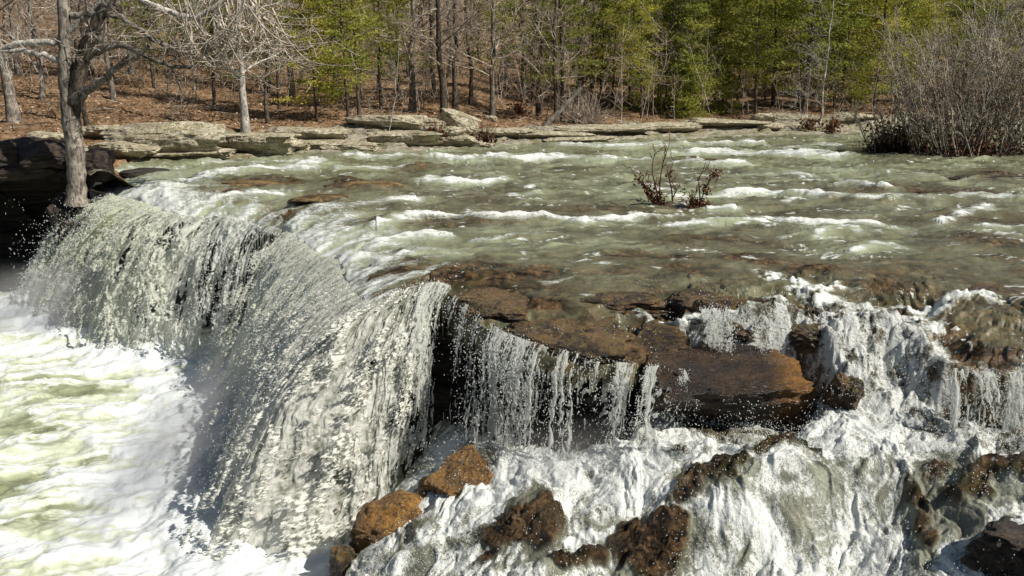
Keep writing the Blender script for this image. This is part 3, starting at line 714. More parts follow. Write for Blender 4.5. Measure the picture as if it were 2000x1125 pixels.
# ------------------------------------------------------------------ plunge pool
us = np.arange(-420, 1010, 2.2); vs = np.concatenate([np.arange(440, 560, 1.), np.arange(560, 1330, 1.7)])
U, Vv = np.meshgrid(us, vs); G = at_z(U, Vv, 0.); X, Y = G[..., 0], G[..., 1]
bl = np.stack([LIPC[:, 0] + LIPC[:, 3] * LIPC[:, 5] * .73, LIPC[:, 1] + LIPC[:, 4] * LIPC[:, 5] * .73], -1)[(S_ < S_CURT)][::40]
d, _, _ = poly_dist(X, Y, bl)
th = .35
xr = X * math.cos(th) + Y * math.sin(th); yr = -X * math.sin(th) + Y * math.cos(th)
w1 = fbm(xr * .5, yr * .8, 4, 401); w2 = fbm(xr * .5 + 5, yr * .8, 4, 411)
sw = fbm(xr * .55 + .9 * w1, yr * 1.5 + .9 * w2, 5, 421)
wisp = np.clip(1 - np.abs(fbm(xr * .8 + .7 * w1, yr * 1.9 + .7 * w2, 3, 431)) * 3.2, 0, 1)
foam = .02 + .50 * sw + .45 * wisp * sstep(-.5, .5, w1) + 1.0 * np.exp(-d / 1.1) + .22 * np.exp(-d / 4)
calm = sstep(-13.5, -16.5, X) * sstep(24, 27, Y)
foam = np.clip(foam * (1 - calm), 0, .80)
milk = np.clip(.55 + .8 * w2 + .4 * sw + .5 * np.exp(-d / 3), 0, 1) * (1 - .85 * calm)
Z = (.12 * w1 + .06 * sw + .025 * fbm(xr * 1.6, yr * 2.6, 3, 441)) * (1 - .8 * calm) + .16 * np.exp(-(d / 1.0) ** 2) * (1 + .6 * fbm(X * .9, Y * .9, 3, 451)) + .05 * fbm(X * 2, Y * 2, 3, 455) * np.exp(-d / 2.5)
pool = grid_obj('plunge_pool', X, Y, Z, M['pool'], (X < 2.5) & (Y < 40) & (Y > 5), dict(foam=foam, rock=0 * X, milk=milk))
tag(pool, 'milky yellow green plunge pool streaked with white foam at lower left', 'pool', kind='structure')

# ------------------------------------------------------------------ far bank and forest floor
BE = [(-420, 330), (-200, 330), (60, 333), (190, 331), (240, 320), (330, 316), (420, 311), (560, 303), (640, 300), (800, 298), (940, 291), (1060, 284), (1200, 279), (1340, 270), (1500, 264), (1640, 262), (1800, 258), (2050, 254), (2500, 250)]
BEP = at_z([p[0] for p in BE], [p[1] for p in BE], ZR)[:, :2]
def bank_z(x, y):
    d, sg, par = poly_dist(x, y, BEP)
    s = d * sg                                         # + inland
    w = s + .5 * fbm(x * .5, y * .5, 3, 501)
    st = .30 * sstep(-.1, .15, w) + .22 * sstep(.9, 1.1, w) + .22 * sstep(2.0, 2.3, w + .6 * noise(x * .4, y * .4, 503)) + .18 * sstep(3.4, 4.2, w)
    flat = sstep(900, 1000, 1000 + F * x / np.maximum(y, 1)) * sstep(1500, 1400, 1000 + F * x / np.maximum(y, 1))
    z = 3.32 + st * (1 - .35 * flat) + .105 * np.maximum(s - 3, 0) + .0012 * np.maximum(s - 14, 0) ** 2 + .0
    z = np.where(s < 0, 3.3 + np.maximum(s, -3) * .6, z)
    z = z + .12 * fbm(x * .35, y * .35, 4, 505) * sstep(0, 3, s) + .05 * fbm(x * 2.5, y * 2.5, 4, 507) + .35 * fbm(x * .08, y * .08, 2, 509) * sstep(4, 15, s)
    rock = sstep(6.0, 2.5, s + 2.0 * fbm(x * .3, y * .3, 3, 511)) * .95 + 0
    return z, s, rock
xs_u = np.arange(-520, 2560, 4.0)
ys = np.concatenate([np.arange(24, 52, .07), np.arange(52, 90, .25), np.arange(90, 230, 1.)])
UU, YY = np.meshgrid(xs_u, ys)
XX = (UU - 1000) / F * YY
Zb, sb, rb = bank_z(XX, YY)
mask = (sb > -1.0) & ((XX > -13.6) | ((YY > 29.3) & (sb > .6)))
floor = grid_obj('forest_floor', XX, YY, Zb, M['floor'], mask, dict(rock=rb))
tag(floor, 'leaf covered forest hillside with a pale rocky shelf along the river', 'ground', kind='structure')

def gz(x, y): return float(bank_z(np.array([x]), np.array([y]))[0][0])
def on_bank(u, v):
    """point where the sight line through (u, v) meets the bank"""
    ys = np.linspace(26, 140, 1200); p = at_y(np.full(1200, u), np.full(1200, v), ys)
    z, s, _ = bank_z(p[:, 0], p[:, 1])
    hit = np.where((p[:, 2] <= z) & (s > 0))[0]
    i = hit[0] if len(hit) else 400
    return Vector((p[i, 0], p[i, 1], z[i]))

# left cliff with a deep dark undercut
cl = at_z([-420, -200, -60, 30, 90, 140, 184], [300, 298, 300, 297, 300, 306, 318], 4.1)
cl[:, 2] = [4.2, 4.2, 4.2, 4.2, 4.15, 4.05, 3.9]
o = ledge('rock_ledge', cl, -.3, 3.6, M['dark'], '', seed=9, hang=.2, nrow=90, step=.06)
tag(o, 'black shadowed overhanging cliff under the left bank', 'cliff', kind='structure')
# roof of the undercut up to the forest floor
L = np.r_[0, np.cumsum(np.linalg.norm(np.diff(cl[:, :2], axis=0), axis=1))]
s = np.arange(0, L[-1], .07); C = smooth1(resample(cl, L, s), 9)
tg = np.gradient(C[:, :2], axis=0); tg /= np.linalg.norm(tg, axis=1)[:, None]; nr = np.stack([-tg[:, 1], tg[:, 0]], -1)
q = np.linspace(-.1, 7.5, 80)[:, None]
X = C[:, 0][None] + nr[:, 0][None] * q; Y = C[:, 1][None] + nr[:, 1][None] * q
Zbk = bank_z(X, Y)[0]
Z = C[:, 2][None] - .05 + sstep(0, 3.5, q) * (Zbk - C[:, 2][None] + .06) + .10 * fbm(X * 1.2, Y * 1.2, 4, 521) * sstep(-.1, .5, q) - .12 * sstep(.1, -.1, q)
o = grid_obj('bank_edge', X, Y, Z, M['floor'], None, dict(rock=sstep(1.5, .2, q + .6 * fbm(X, Y, 3, 523))))
tag(o, 'leaf strewn edge of the bank above the black cliff at left', 'ground', kind='structure')

# ------------------------------------------------------------------ rocks
_ico = {}
def ico(n):
    if n not in _ico:
        import bmesh
        bm = bmesh.new(); bmesh.ops.create_icosphere(bm, subdivisions=n, radius=1)
        V = np.array([v.co[:] for v in bm.verts]); T = np.array([[v.index for v in f.verts] for f in bm.faces]); bm.free()
        _ico[n] = (V, T)
    return _ico[n]
def boulder(name, c, size, rz, mat, label, cat='rock', boxy=3.5, rough=.12, layers=.08, seed=0, sub=5, tilt=0., group=None, tiltx=0., under=0., facets=9, beds=0):
    V, T = ico(sub); V = V.copy()
    V /= ((np.abs(V) ** boxy).sum(1) ** (1 / boxy))[:, None]
    rg_ = np.random.default_rng(seed + 1000)
    for _ in range(facets):
        nn = rg_.normal(0, 1, 3); nn[2] *= .7; nn /= np.linalg.norm(nn); dd = rg_.uniform(.62, .95)
        V = V - nn * (np.maximum(V @ nn - dd, 0) * .93)[:, None]
    n = fbm3(V * 1.3 + seed * 7.7, 3, seed); n2 = fbm3(V * np.array([3, 3, 6]) + seed, 4, seed + 5)
    V = V * (1 + rough * n * .9 + rough * .45 * n2)[:, None]
    zz = V[:, 2] * size[2]
    lay = np.interp((zz * 9 + .7 * n) % 1, [0, .12, .3, .85, 1], [-.6, -.3, .4, .5, -.6]) * np.interp(noise(zz * 4, zz * 0 + seed, 3), [-.5, .5], [.2, 1])
    V[:, :2] *= (1 + layers * lay)[:, None]
    V = V * (1 + .035 * fbm3(V * 6 + seed, 4, seed + 9))[:, None]
    if beds:
        li = np.floor((V[:, 2] + 1 + .12 * n) * .5 * beds + .5).astype(int) + 3
        ls = rg_.uniform(.80, 1.05, beds + 8); an = np.arctan2(V[:, 1], V[:, 0])
        V[:, :2] *= (ls[np.clip(li, 0, beds + 7)] + .16 * noise(np.cos(an) * 2.2 + li * 7.3, np.sin(an) * 2.2 + seed, 5) + .05 * noise(np.cos(an) * 9 + li * 3.1, np.sin(an) * 9, 6))[:, None]
    V = V * np.asarray(size) / 1.0
    low = np.clip(.35 - V[:, 2] / size[2], 0, 1.4); V[:, 1] += under * low * (V[:, 1] < 0) * np.clip(-V[:, 1] / size[1], 0, 1); V[:, 0] *= 1 - .10 * under * low
    ct, st = math.cos(tilt), math.sin(tilt)
    V = np.stack([V[:, 0] * ct + V[:, 2] * st, V[:, 1], -V[:, 0] * st + V[:, 2] * ct], -1)
    ct, st = math.cos(tiltx), math.sin(tiltx)
    V = np.stack([V[:, 0], V[:, 1] * ct - V[:, 2] * st, V[:, 1] * st + V[:, 2] * ct], -1)
    o = link(name, np_mesh(name, V, T, None, True, tri=True), mat)
    o.location = c; o.rotation_euler = (0, 0, rz)
    return tag(o, label, cat, group)

def bl(u, v, z): return Vector(at_z(u, v, z).tolist())
# foreground
def B3(u, v, z, y=None):
    return Vector(at_z(u, v, z).tolist()) if y is None else Vector(((u - 1000) / F * y, y, z))
boulder('boulder', bl(918, 955, 1.20), (.54, .46, .46), .5, M['orange'], 'glistening orange brown boulder below the ledge, higher of the two orange boulders', seed=1, rough=.14, tilt=-.35, sub=6, boxy=3)
boulder('boulder', bl(768, 1050, .58), (.54, .52, .54), .2, M['orange'], 'orange brown boulder beside the foot of the grey fall, lower of the two orange boulders', seed=2, rough=.16, tilt=-.3, sub=6, boxy=3)
boulder('boulder', bl(675, 1125, .2), (.24, .3, .40), .2, M['wet'], 'small dark brown rock at the bottom edge beside the grey fall', seed=3, rough=.2)
boulder('boulder', bl(700, 1010, .35), (.3, .3, .3), .9, M['wet'], 'dark wet rock at the foot of the grey fall behind the lower orange boulder', seed=31, rough=.2)
boulder('boulder', bl(838, 1000, .80), (.42, .45, .36), .4, M['orange'], 'shadowed brown rock wedged between the two orange boulders', seed=15, rough=.2)
boulder('boulder', B3(1450, 0, 2.40, 11.35), (1.20, .80, .66), -.05, M['sunlit_end'], 'large smooth brown boulder in the middle right with a black shadowed underside', seed=4, boxy=4, rough=.14, layers=.03, sub=6, tilt=-.03, tiltx=.16, under=.55, facets=12)
boulder('boulder', bl(1990, 1095, 1.85), (.50, .5, .28), .3, M['slab'], 'dark layered rock slab at the bottom right corner', beds=5, seed=5, boxy=4, rough=.15, layers=.12, sub=6)
boulder('boulder', bl(1985, 975, 2.05), (.4, .4, .2), .1, M['slab'], 'low wet dark rock just above the corner slab at right', seed=6, boxy=3, rough=.15, layers=.08)
boulder('boulder', bl(1405, 618, 3.22), (.70, .5, .30), .0, M['wet'], 'speckled brown rock block on the shelf behind the large smooth boulder', seed=7, boxy=5, rough=.10, layers=.05, sub=6, facets=5)
boulder('ledge_slab', bl(968, 600, 3.26), (.72, .50, .17), -.5, M['wet'], 'golden brown lichen spotted slab at the left corner of the ledge', beds=3, seed=8, boxy=5, rough=.09, layers=.05, sub=6, tilt=.08, tiltx=.14, facets=5)
boulder('ledge_slab', bl(1120, 662, 3.02), (.78, .50, .19), -.42, M['wet'], 'brown sloping slab along the ledge edge over the thin curtain', beds=3, seed=16, boxy=5, rough=.09, layers=.05, sub=6, tilt=.10, tiltx=.22, facets=5)
boulder('ledge_slab', bl(1235, 694, 2.84), (.36, .42, .24), -.2, M['wet'], 'dark wet knob at the right end of the ledge edge', seed=17, boxy=3, rough=.12, layers=.03, sub=5)
boulder('ledge_slab', bl(1185, 592, 3.30), (.95, .45, .16), -.12, M['wet'], 'flat reddish slab under thin water in the middle of the shelf', beds=3, seed=18, boxy=5, rough=.08, layers=.04, sub=6, facets=4)
boulder('boulder', bl(1285, 662, 3.0), (.42, .42, .22), .3, M['wet'], 'tan rounded rock washed with water left of the speckled block', seed=19, boxy=2.6, rough=.12, layers=.02)
boulder('ledge_slab', bl(1940, 672, 2.98), (.92, .52, .20), .05, M['wet'], 'flat brown shelf rock at the right edge above the small dark curtain', beds=3, seed=9, boxy=5, rough=.09, layers=.05, sub=6, facets=5)
boulder('boulder', bl(1035, 1035, 1.22), (.40, .3, .22), .3, M['wet'], 'brown rock breaking through the foam right of the orange boulders', seed=10, rough=.2)
boulder('boulder', bl(1285, 1085, 1.12), (.56, .3, .22), -.1, M['wet'], 'low brown rock in the foam at the bottom centre', seed=11, rough=.2)
boulder('boulder', bl(1580, 655, 3.0), (.40, .42, .24), .1, M['wet'], 'wet brown rock between the speckled block and the broad white chute', seed=27, rough=.12, boxy=3)
boulder('boulder', bl(1690, 660, 2.98), (.40, .36, .22), .1, M['wet'], 'mossy brown rock inside the broad white chute', seed=28, rough=.14, boxy=3)
boulder('boulder', bl(1775, 608, 3.14), (.52, .35, .18), .1, M['wet'], 'blackish low rock between two white chutes on the right', seed=12, rough=.1)
boulder('boulder', bl(1645, 790, 2.35), (.20, .3, .38), .1, M['wet'], 'small wet brown rock against the right end of the smooth boulder', seed=13, rough=.2)
boulder('boulder', bl(1815, 1040, 1.52), (.30, .4, .32), .1, M['wet'], 'mossy wet brown rock in the white water at lower right', seed=14, rough=.18)
boulder('boulder', bl(1925, 575, 3.42), (.40, .4, .14), .0, M['wet'], 'mossy yellow brown hump under thin water at the right edge', seed=29, rough=.12)
# out in the river
boulder('river_rock', bl(705, 372, 3.45), (1.05, .5, .24), .05, M['tan'], 'dark brown rock breaking the surface just upstream of the left fall', seed=20, boxy=3, rough=.15, layers=.08)
boulder('river_rock', bl(500, 362, 3.46), (1.1, .7, .15), .1, M['tan'], 'flat wet brown rock nearest the left fall crest', seed=21, boxy=3, rough=.12)
boulder('river_rock', bl(640, 392, 3.44), (1.25, .75, .12), .05, M['tan'], 'broad tan brown rock shelf just behind the dark notch between the two falls', seed=30, boxy=3, rough=.14, beds=2)
boulder('river_rock', bl(803, 332, 3.45), (.6, .5, .12), .0, M['wet'], 'small reddish rock awash in the rapids near the far bank', seed=22, boxy=2.5, rough=.1)
boulder('river_rock', bl(1350, 318, 3.45), (1.5, .6, .15), .0, M['wet'], 'long low brown rock awash behind the twiggy sprouts', seed=23, boxy=2.5, rough=.1)
boulder('river_rock', bl(1960, 352, 3.45), (1.6, .5, .14), -.1, M['slab'], 'long dark rock awash at the right edge below the thicket', seed=24, boxy=2.5, rough=.1)
boulder('river_rock', bl(275, 338, 3.45), (.9, .4, .16), .0, M['dark'], 'dark wet rock at the left end of the fall crest', seed=25, boxy=3, rough=.14)
boulder('river_rock', bl(1665, 287, 3.45), (.7, .5, .12), .0, M['wet'], 'small reddish rock by the foot of the thicket', seed=26, boxy=2.5, rough=.1)
# far bank
BK = [(310, 284, 108, 34, .9, 'broad pale bedded boulder on the left bank beside the white trunk', 0, .12), (235, 300, 60, 16, 1.0, 'low pale rock at the water beside the left tree', 0, .1), (492, 288, 72, 19, .8, 'pale rounded slab directly below the white trunk', 0, .1),
      (330, 309, 90, 7, .9, 'thin flat rock at the waterline below the broad bedded boulder', 0, .06), (605, 268, 66, 13, .8, 'pale flat slab with a dark gap beneath, right of the white trunk', 0, .08), (655, 293, 76, 9, .8, 'low pale slab at the waterline below the dark gap', 0, .07),
      (565, 288, 34, 10, .6, 'small pale rock between two bank slabs', 0, .1), (770, 244, 84, 15, 1.0, 'mossy overhanging slab roofing a black hollow on the bank', 0, .08), (893, 243, 38, 19, .6, 'tilted pale block leaning right on the bank', .35, .12),
      (780, 279, 70, 13, .7, 'cream rock in front of the black hollow', 0, .12), (860, 268, 44, 15, .6, 'cream rock below the tilted block', 0, .14), (905, 280, 52, 10, .6, 'low cream rock at the waterline below the tilted block', 0, .1),
      (955, 233, 14, 5, .3, 'small pale stone lying in the leaves', 0, .1), (985, 262, 55, 8, .8, 'flat cream ledge rock left of the leaning log', 0, .08), (1075, 268, 75, 7, .8, 'flat cream ledge rock below the leaning log', 0, .07), (1180, 257, 80, 7, .8, 'flat cream ledge rock right of the leaning log', 0, .07),
      (1290, 252, 70, 8, .8, 'pale ledge rock left of the low dark overhang', 0, .08), (1430, 244, 62, 9, .8, 'pale slab over the low dark overhang', 0, .08), (1490, 236, 26, 9, .5, 'pale blocky rock right of the low dark overhang', 0, .12), (1505, 250, 30, 6, .5, 'small pale rock at the water by the white sapling', 0, .1),
      (1130, 275, 60, 5, .6, 'thin wet rock at the waterline below the cream ledges', 0, .05), (700, 297, 60, 5, .6, 'thin wet brown rock at the waterline near the cream rocks', 0, .05), (1680, 236, 40, 8, .7, 'pale rock behind the left stems of the thicket', 0, .1), (170, 262, 40, 14, .8, 'mossy grey rock behind the left tree', 0, .12), (80, 275, 36, 12, .7, 'dark mossy rock on the bank left of the big tree', 0, .12)]
for i, (u, v, hw, hh, dep, lab, tl, rg) in enumerate(BK):
    p = on_bank(u, v + hh * .8)
    m = p.y / F
    boulder('bank_rock', (p.x, p.y + dep * .75, p.z + hh * m * .85), (hw * m * 1.15, dep, max(hh * m * 1.1, .09)), random.uniform(-.15, .15), M['bank'], lab, seed=40 + i, boxy=6, rough=rg * .8, layers=.02, sub=6, tilt=tl + random.uniform(-.03, .03), tiltx=random.uniform(.0, .10), under=.5 * dep, facets=5, beds=max(2, min(6, int(hh / 4.5))))
for i, (u, v, y, sx, sy, sz, lab) in enumerate([(20, 292, 27.3, 1.3, .9, .35, 'dark mossy slab on the lip of the black cliff at the left edge'), (100, 300, 26.9, .9, .8, .4, 'dark mossy block on the lip of the black cliff beside the big tree'), (178, 322, 26.6, .65, .8, .45, 'dark rock between the big tree and the left end of the falls'), (60, 330, 27.2, 1.2, .7, .3, 'shadowed rock jutting under the lip of the black cliff')]):
    P = at_y(u, v, y); boulder('bank_rock', tuple(P), (sx, sy, sz), .2 * i, M['slab'], lab, seed=120 + i, boxy=4, rough=.16, layers=.08)
# black hollow under the overhanging slabs: rock shade comes from real gaps
for (u, v, w, h) in [(760, 262, 60, 11), (590, 281, 50, 6), (1415, 254, 50, 5)]:
    pass

# ------------------------------------------------------------------ trees
def wob(a, b, n, amp, rng, sag=0.):
    a = np.asarray(a, float); b = np.asarray(b, float); t = np.linspace(0, 1, n)[:, None]
    L = np.linalg.norm(b - a)
    off = np.cumsum(rng.normal(0, 1, (n, 3)), 0); off -= off[0]; off *= amp * L / max(n, 1) ** .5 / 2
    p = a + (b - a) * t + off; p[:, 2] += sag * L * np.sin(t[:, 0] * np.pi)
    return p
def grow(mb, p0, d, L, r, lvl, rng, kids, up=.15, sides=(5, 4, 3, 3)):
    n = 6 if lvl < 2 else 4
    d = d / np.linalg.norm(d); pts = [np.asarray(p0, float)]; dd = d.copy()
    for i in range(n - 1):
        dd = dd + rng.normal(0, .16, 3) + np.array([0, 0, up * .35]); dd /= np.linalg.norm(dd)
        pts.append(pts[-1] + dd * L / (n - 1))
    pts = np.array(pts); rad = np.linspace(r, max(r * .35, .008), n)
    mb.tube(pts, rad, sides[min(lvl, 3)], rng.random())
    if lvl + 1 < len(kids) + 1 and lvl < len(kids):
        for _ in range(kids[lvl]):
            t = rng.uniform(.2, 1.) * (n - 1); i = min(int(t), n - 2); f = t - i
            q = pts[i] * (1 - f) + pts[i + 1] * f
            ax = pts[i + 1] - pts[i]; ax /= np.linalg.norm(ax)
            side = rng.normal(0, 1, 3); side -= ax * (side @ ax); side /= np.linalg.norm(side)
            nd = ax * rng.uniform(.4, 1.) + side * rng.uniform(.5, 1.) + np.array([0, 0, up])
            grow(mb, q, nd, L * rng.uniform(.35, .6), max(rad[i] * .5, .008), lvl + 1, rng, kids, up, sides)
def bare_tree_meshes(seed, H, r, first=.2, nb=22, kids=(5, 4), lean=0., blen=.26):
    rng = np.random.default_rng(seed)
    tr = MB(); cr = MB()
    top = np.array([lean * H + rng.normal(0, .3), rng.normal(0, .3), H])
    P = wob([0, 0, -.3], top, 14, .05, rng)
    R = np.linspace(1, .22, 14) ** 1.1 * r; R[0] *= 1.5; R[1] *= 1.1
    tr.tube(P, R, 8, .5)
    for i in range(nb):
        t = first + (1 - first) * (i + rng.random()) / nb
        if t > .62 and rng.random() < .6: continue
        k = t * 13; j = min(int(k), 12); q = P[j] + (P[j + 1] - P[j]) * (k - j)
        a = rng.uniform(0, 2 * np.pi); el = rng.uniform(.0, .9)
        d = np.array([math.cos(a) * math.cos(el), math.sin(a) * math.cos(el), math.sin(el)])
        grow(cr, q, d, H * blen * rng.uniform(.5, 1.1) * (1.15 - .6 * t), R[j] * .38, 0, rng, kids)
    return tr.mesh('trunk'), cr.mesh('crown')
def cedar_meshes(seed, H, r, first=.15, nb=60, wid=.24, leaves=90):
    rng = np.random.default_rng(seed)
    tr = MB(); cr = MB(); P = wob([0, 0, -.3], [rng.normal(0, .2), rng.normal(0, .2), H], 12, .03, rng)
    R = np.linspace(1, .12, 12) * r; tr.tube(P, R, 7, .5)
    for i in range(nb):
        t = first + (1 - first) * ((i + rng.random()) / nb) ** .95
        k = t * 11; j = min(int(k), 10); q = P[j] + (P[j + 1] - P[j]) * (k - j)
        a = rng.uniform(0, 2 * np.pi); el = rng.uniform(-.15, .55)
        L = H * wid * (1.05 - .8 * t) * rng.uniform(.35, 1.35) + .25
        d = np.array([math.cos(a) * math.cos(el), math.sin(a) * math.cos(el), math.sin(el)])
        B = wob(q, q + d * L, 6, .15, rng, -.03)
        tr.tube(B, np.linspace(.022, .008, 6), 3, .3)
        n = int(leaves * 1.05 * rng.uniform(.3, 1.4))
        tt = rng.uniform(.25, 1.05, n) * 5; jj = np.clip(tt.astype(int), 0, 4); ff = (tt - jj)[:, None]
        c = B[jj] + (B[jj + 1] - B[jj]) * ff
        spread = .07 + .11 * L
        c = c + rng.normal(0, 1, (n, 3)) * np.array([spread, spread, spread * .35]) * rng.choice([.5, 1., 1.6], n)[:, None]
        sz = rng.uniform(.025, .06, n)[:, None]
        Uv = rng.normal(0, 1, (n, 3)) + d * 1.2; Uv /= np.linalg.norm(Uv, axis=1)[:, None]
        W = np.cross(Uv, rng.normal(0, 1, (n, 3))); W /= np.linalg.norm(W, axis=1)[:, None] + 1e-9
        base = rng.uniform(.2, .8)
        cr.quads(c, Uv * sz * 1.9, W * sz * .5, np.clip(base + rng.normal(0, .18, n), 0, 1))
    return tr.mesh('trunk'), cr.mesh('crown', False)
def put_tree(name, meshes, loc, rz, sc, mats, label, cat, group=None):
    e = empty(name, loc, rz, sc); tag(e, label, cat, group)
    for nm, me, mt in zip(('trunk', 'crown'), meshes, mats):
        if not me.materials: me.materials.append(mt)
        o = bpy.data.objects.new(nm, me); COL.objects.link(o); o.parent = e
    return e

BT = [bare_tree_meshes(600 + i, H, r, fst, nb, kd, ln, bl_) for i, (H, r, fst, nb, kd, ln, bl_) in enumerate([
    (13, .17, .16, 26, (5, 4), 0, .25), (11, .10, .12, 24, (5, 4), .04, .24), (14, .22, .22, 24, (6, 4), 0, .26), (9, .06, .10, 22, (5, 3), -.05, .22), (12, .13, .14, 26, (5, 4), .06, .26), (7, .04, .10, 20, (4, 3), .1, .24), (13, .15, .12, 30, (6, 4), -.02, .22)])]
CT = [cedar_meshes(700 + i, H, r, fst, nb, wd, lv) for i, (H, r, fst, nb, wd, lv) in enumerate([
    (9, .10, .17, 80, .22, 120), (7, .08, .16, 70, .27, 120), (11, .12, .20, 90, .20, 130), (8, .09, .22, 60, .25, 90), (3.0, .05, .02, 60, .42, 100)])]
bare_lab = ['tall bare grey tree with many fine branches on the leafy slope', 'slim bare tree with pale twigs on the leafy slope', 'thick bare trunk with spreading limbs on the leafy slope', 'thin bare sapling among the taller trunks on the slope',
            'bare grey tree leaning slightly on the leafy slope', 'very thin leaning bare sapling on the slope', 'bare bushy branched tree on the leafy slope']
cedar_lab = ['slender green cedar among the bare trees on the slope', 'short full green cedar among the bare trees on the slope', 'tall green cedar among the bare trees on the slope', 'thin sparse green cedar on the slope', 'low green cedar bush at the foot of the slope']
TAKEN = []
def free(x, y, r):
    return all((x - a) ** 2 + (y - b) ** 2 > (r + c) ** 2 for a, b, c in TAKEN)
# key trees: kind, variant, u, v (foot), scale, label
KEY = [('b', 0, 480, 262, .95, 'palebark', 'straight white barked trunk at the edge of the left bank rocks'), ('b', 2, 868, 226, .8, 'darkbark', 'thick dark trunk, left of the twin trunks above the black hollow'),
       ('b', 0, 888, 222, .85, 'darkbark', 'dark leaning trunk, right of the twin trunks above the black hollow'), ('b', 4, 222, 196, 1.0, 'bark', 'grey trunk behind the big left tree'), ('b', 2, 28, 240, 1.0, 'bark', 'thick grey trunk at the left edge of the forest'),
       ('b', 1, 172, 245, .9, 'darkbark', 'thin dark trunk just right of the big left tree'), ('b', 1, 525, 240, .9, 'darkbark', 'thin dark trunk right of the white trunk'), ('b', 6, 1070, 178, .9, 'darkbark', 'dark trunk in the middle of the slope above the leaning log'),
       ('b', 1, 985, 168, .9, 'darkbark', 'dark slim trunk left of the middle of the slope'), ('b', 5, 760, 262, .65, 'palebark', 'small pale crooked sapling on the rocks by the black hollow'), ('b', 3, 1600, 238, 1.0, 'palebark', 'white barked sapling at the water edge on the right'),
       ('b', 5, 1566, 236, .6, 'palebark', 'short pale sapling beside the white barked sapling'), ('b', 4, 80, 195, 1., 'bark', 'grey trunk second from the left edge'), ('b', 0, 800, 150, 1., 'bark', 'pale grey trunk high on the slope left of centre'),
       ('b', 3, 1325, 170, 1.1, 'darkbark', 'dark thin trunk among the cedars right of centre'),
       ('c', 1, 620, 238, .85, 0, 'bright green cedar with low spreading boughs left of centre'), ('c', 0, 680, 238, .9, 0, 'green cedar with a bare dark lower trunk, left of the pair by the hollow'), ('c', 3, 700, 232, 1.0, 0, 'green cedar with a tall dark trunk, right of the pair by the hollow'),
       ('c', 3, 545, 215, 1., 0, 'green cedar behind the white trunk'), ('c', 2, 1230, 215, .9, 0, 'tall dark green cedar right of the brush heap'), ('c', 1, 1345, 222, 1.0, 0, 'broad green cedar at the back of the right hand rocks'), ('c', 0, 1440, 215, 1.0, 0, 'green cedar behind the low dark overhang'),
       ('c', 2, 1510, 205, 1., 0, 'tall yellow green cedar left of the white sapling'), ('c', 1, 1640, 218, 1.0, 0, 'full green cedar right of the white sapling'), ('c', 0, 1750, 215, 1., 0, 'green cedar behind the thicket'), ('c', 2, 1880, 210, 1., 0, 'tall green cedar far behind the thicket'),
       ('c', 1, 1285, 212, 1.0, 0, 'bright full cedar directly right of the brush heap'), ('c', 0, 1395, 216, 1.1, 0, 'green cedar between the broad cedar and the low overhang'), ('c', 3, 1475, 222, 1.1, 0, 'feathery green cedar just right of the low overhang'), ('c', 1, 1560, 214, 1.1, 0, 'full yellow green cedar close behind the short pale sapling'), ('c', 0, 1705, 222, 1.1, 0, 'green cedar at the left side of the thicket'), ('c', 3, 1195, 208, 1.0, 0, 'thin green cedar directly behind the brush heap'), ('c', 0, 420, 205, 1.0, 0, 'green cedar left of the white trunk'), ('c', 3, 745, 215, 1.0, 0, 'thin green cedar behind the black hollow'),
       ('c', 4, 1255, 215, 1., 0, 'low olive cedar bush beside the brush heap'), ('c', 4, 1345, 228, 1.1, 0, 'low green cedar bush over the right hand rocks'), ('c', 4, 1420, 222, .8, 0, 'small green cedar bush by the low overhang'), ('c', 4, 1680, 205, .8, 0, 'yellow green bush beside the thicket'), ('c', 3, 1095, 170, .8, 0, 'thin cedar in the middle of the slope'), ('c', 3, 1290, 190, 1., 0, 'thin cedar behind the right hand rocks')]
for kd, vi, u, v, sc, bk, lab in KEY:
    p = on_bank(u, v); TAKEN.append((p.x, p.y, .7))
    if kd == 'b':
        t_, c_ = BT[vi]; ms = (t_.copy(), c_.copy())
        put_tree('bare_tree', ms, (p.x, p.y, p.z), random.uniform(0, 6.28), sc, (M[bk], M['palebark'] if bk == 'palebark' else M['twig']), lab, 'tree')
    else:
        put_tree('cedar_tree' if vi != 4 else 'cedar_bush', CT[vi], (p.x, p.y, p.z), random.uniform(0, 6.28), sc, (M['darkbark'], M['cedar']), lab, 'tree' if vi != 4 else 'bush')
# the rest of the wood
nb_, nc_ = 0, 0
tries = 0
while nb_ + nc_ < 330 and tries < 14000:
    tries += 1
    y = 36 + 85 * random.random() ** 1.5; u = random.uniform(-150, 2150); x = (u - 1000) / F * y
    z, s, _ = bank_z(np.array([x]), np.array([y]))
    if s[0] < 4.5 or not free(x, y, .55): continue
    green = np.interp(u, [0, 350, 450, 750, 850, 1150, 1250, 1750, 2000], [.05, .12, .5, .55, .25, .4, .85, .85, .7])
    if y < (50 if u < 620 else 45 if u < 1150 else 40): continue
    TAKEN.append((x, y, .6)); rz = random.uniform(0, 6.28); sc = random.uniform(.8, 1.2)
    if random.random() < green * (.95 if u > 1200 else .75):
        k_ = random.choice([0, 0, 1, 2, 2, 3]); nc_ += 1
        put_tree('cedar_tree', CT[k_], (x, y, z[0]), rz, sc, (M['darkbark'], M['cedar']), cedar_lab[k_], 'tree', 'cedars scattered through the wood')
    else:
        k_ = random.choice([0, 0, 1, 1, 2, 3, 4, 4, 5, 6]); nb_ += 1
        put_tree('bare_tree', BT[k_], (x, y, z[0]), rz, sc, (M[{2: 'darkbark', 4: 'darkbark', 1: 'darkbark'}.get(k_, 'bark')], M['twig']), bare_lab[k_], 'tree', 'bare trees of the wood')
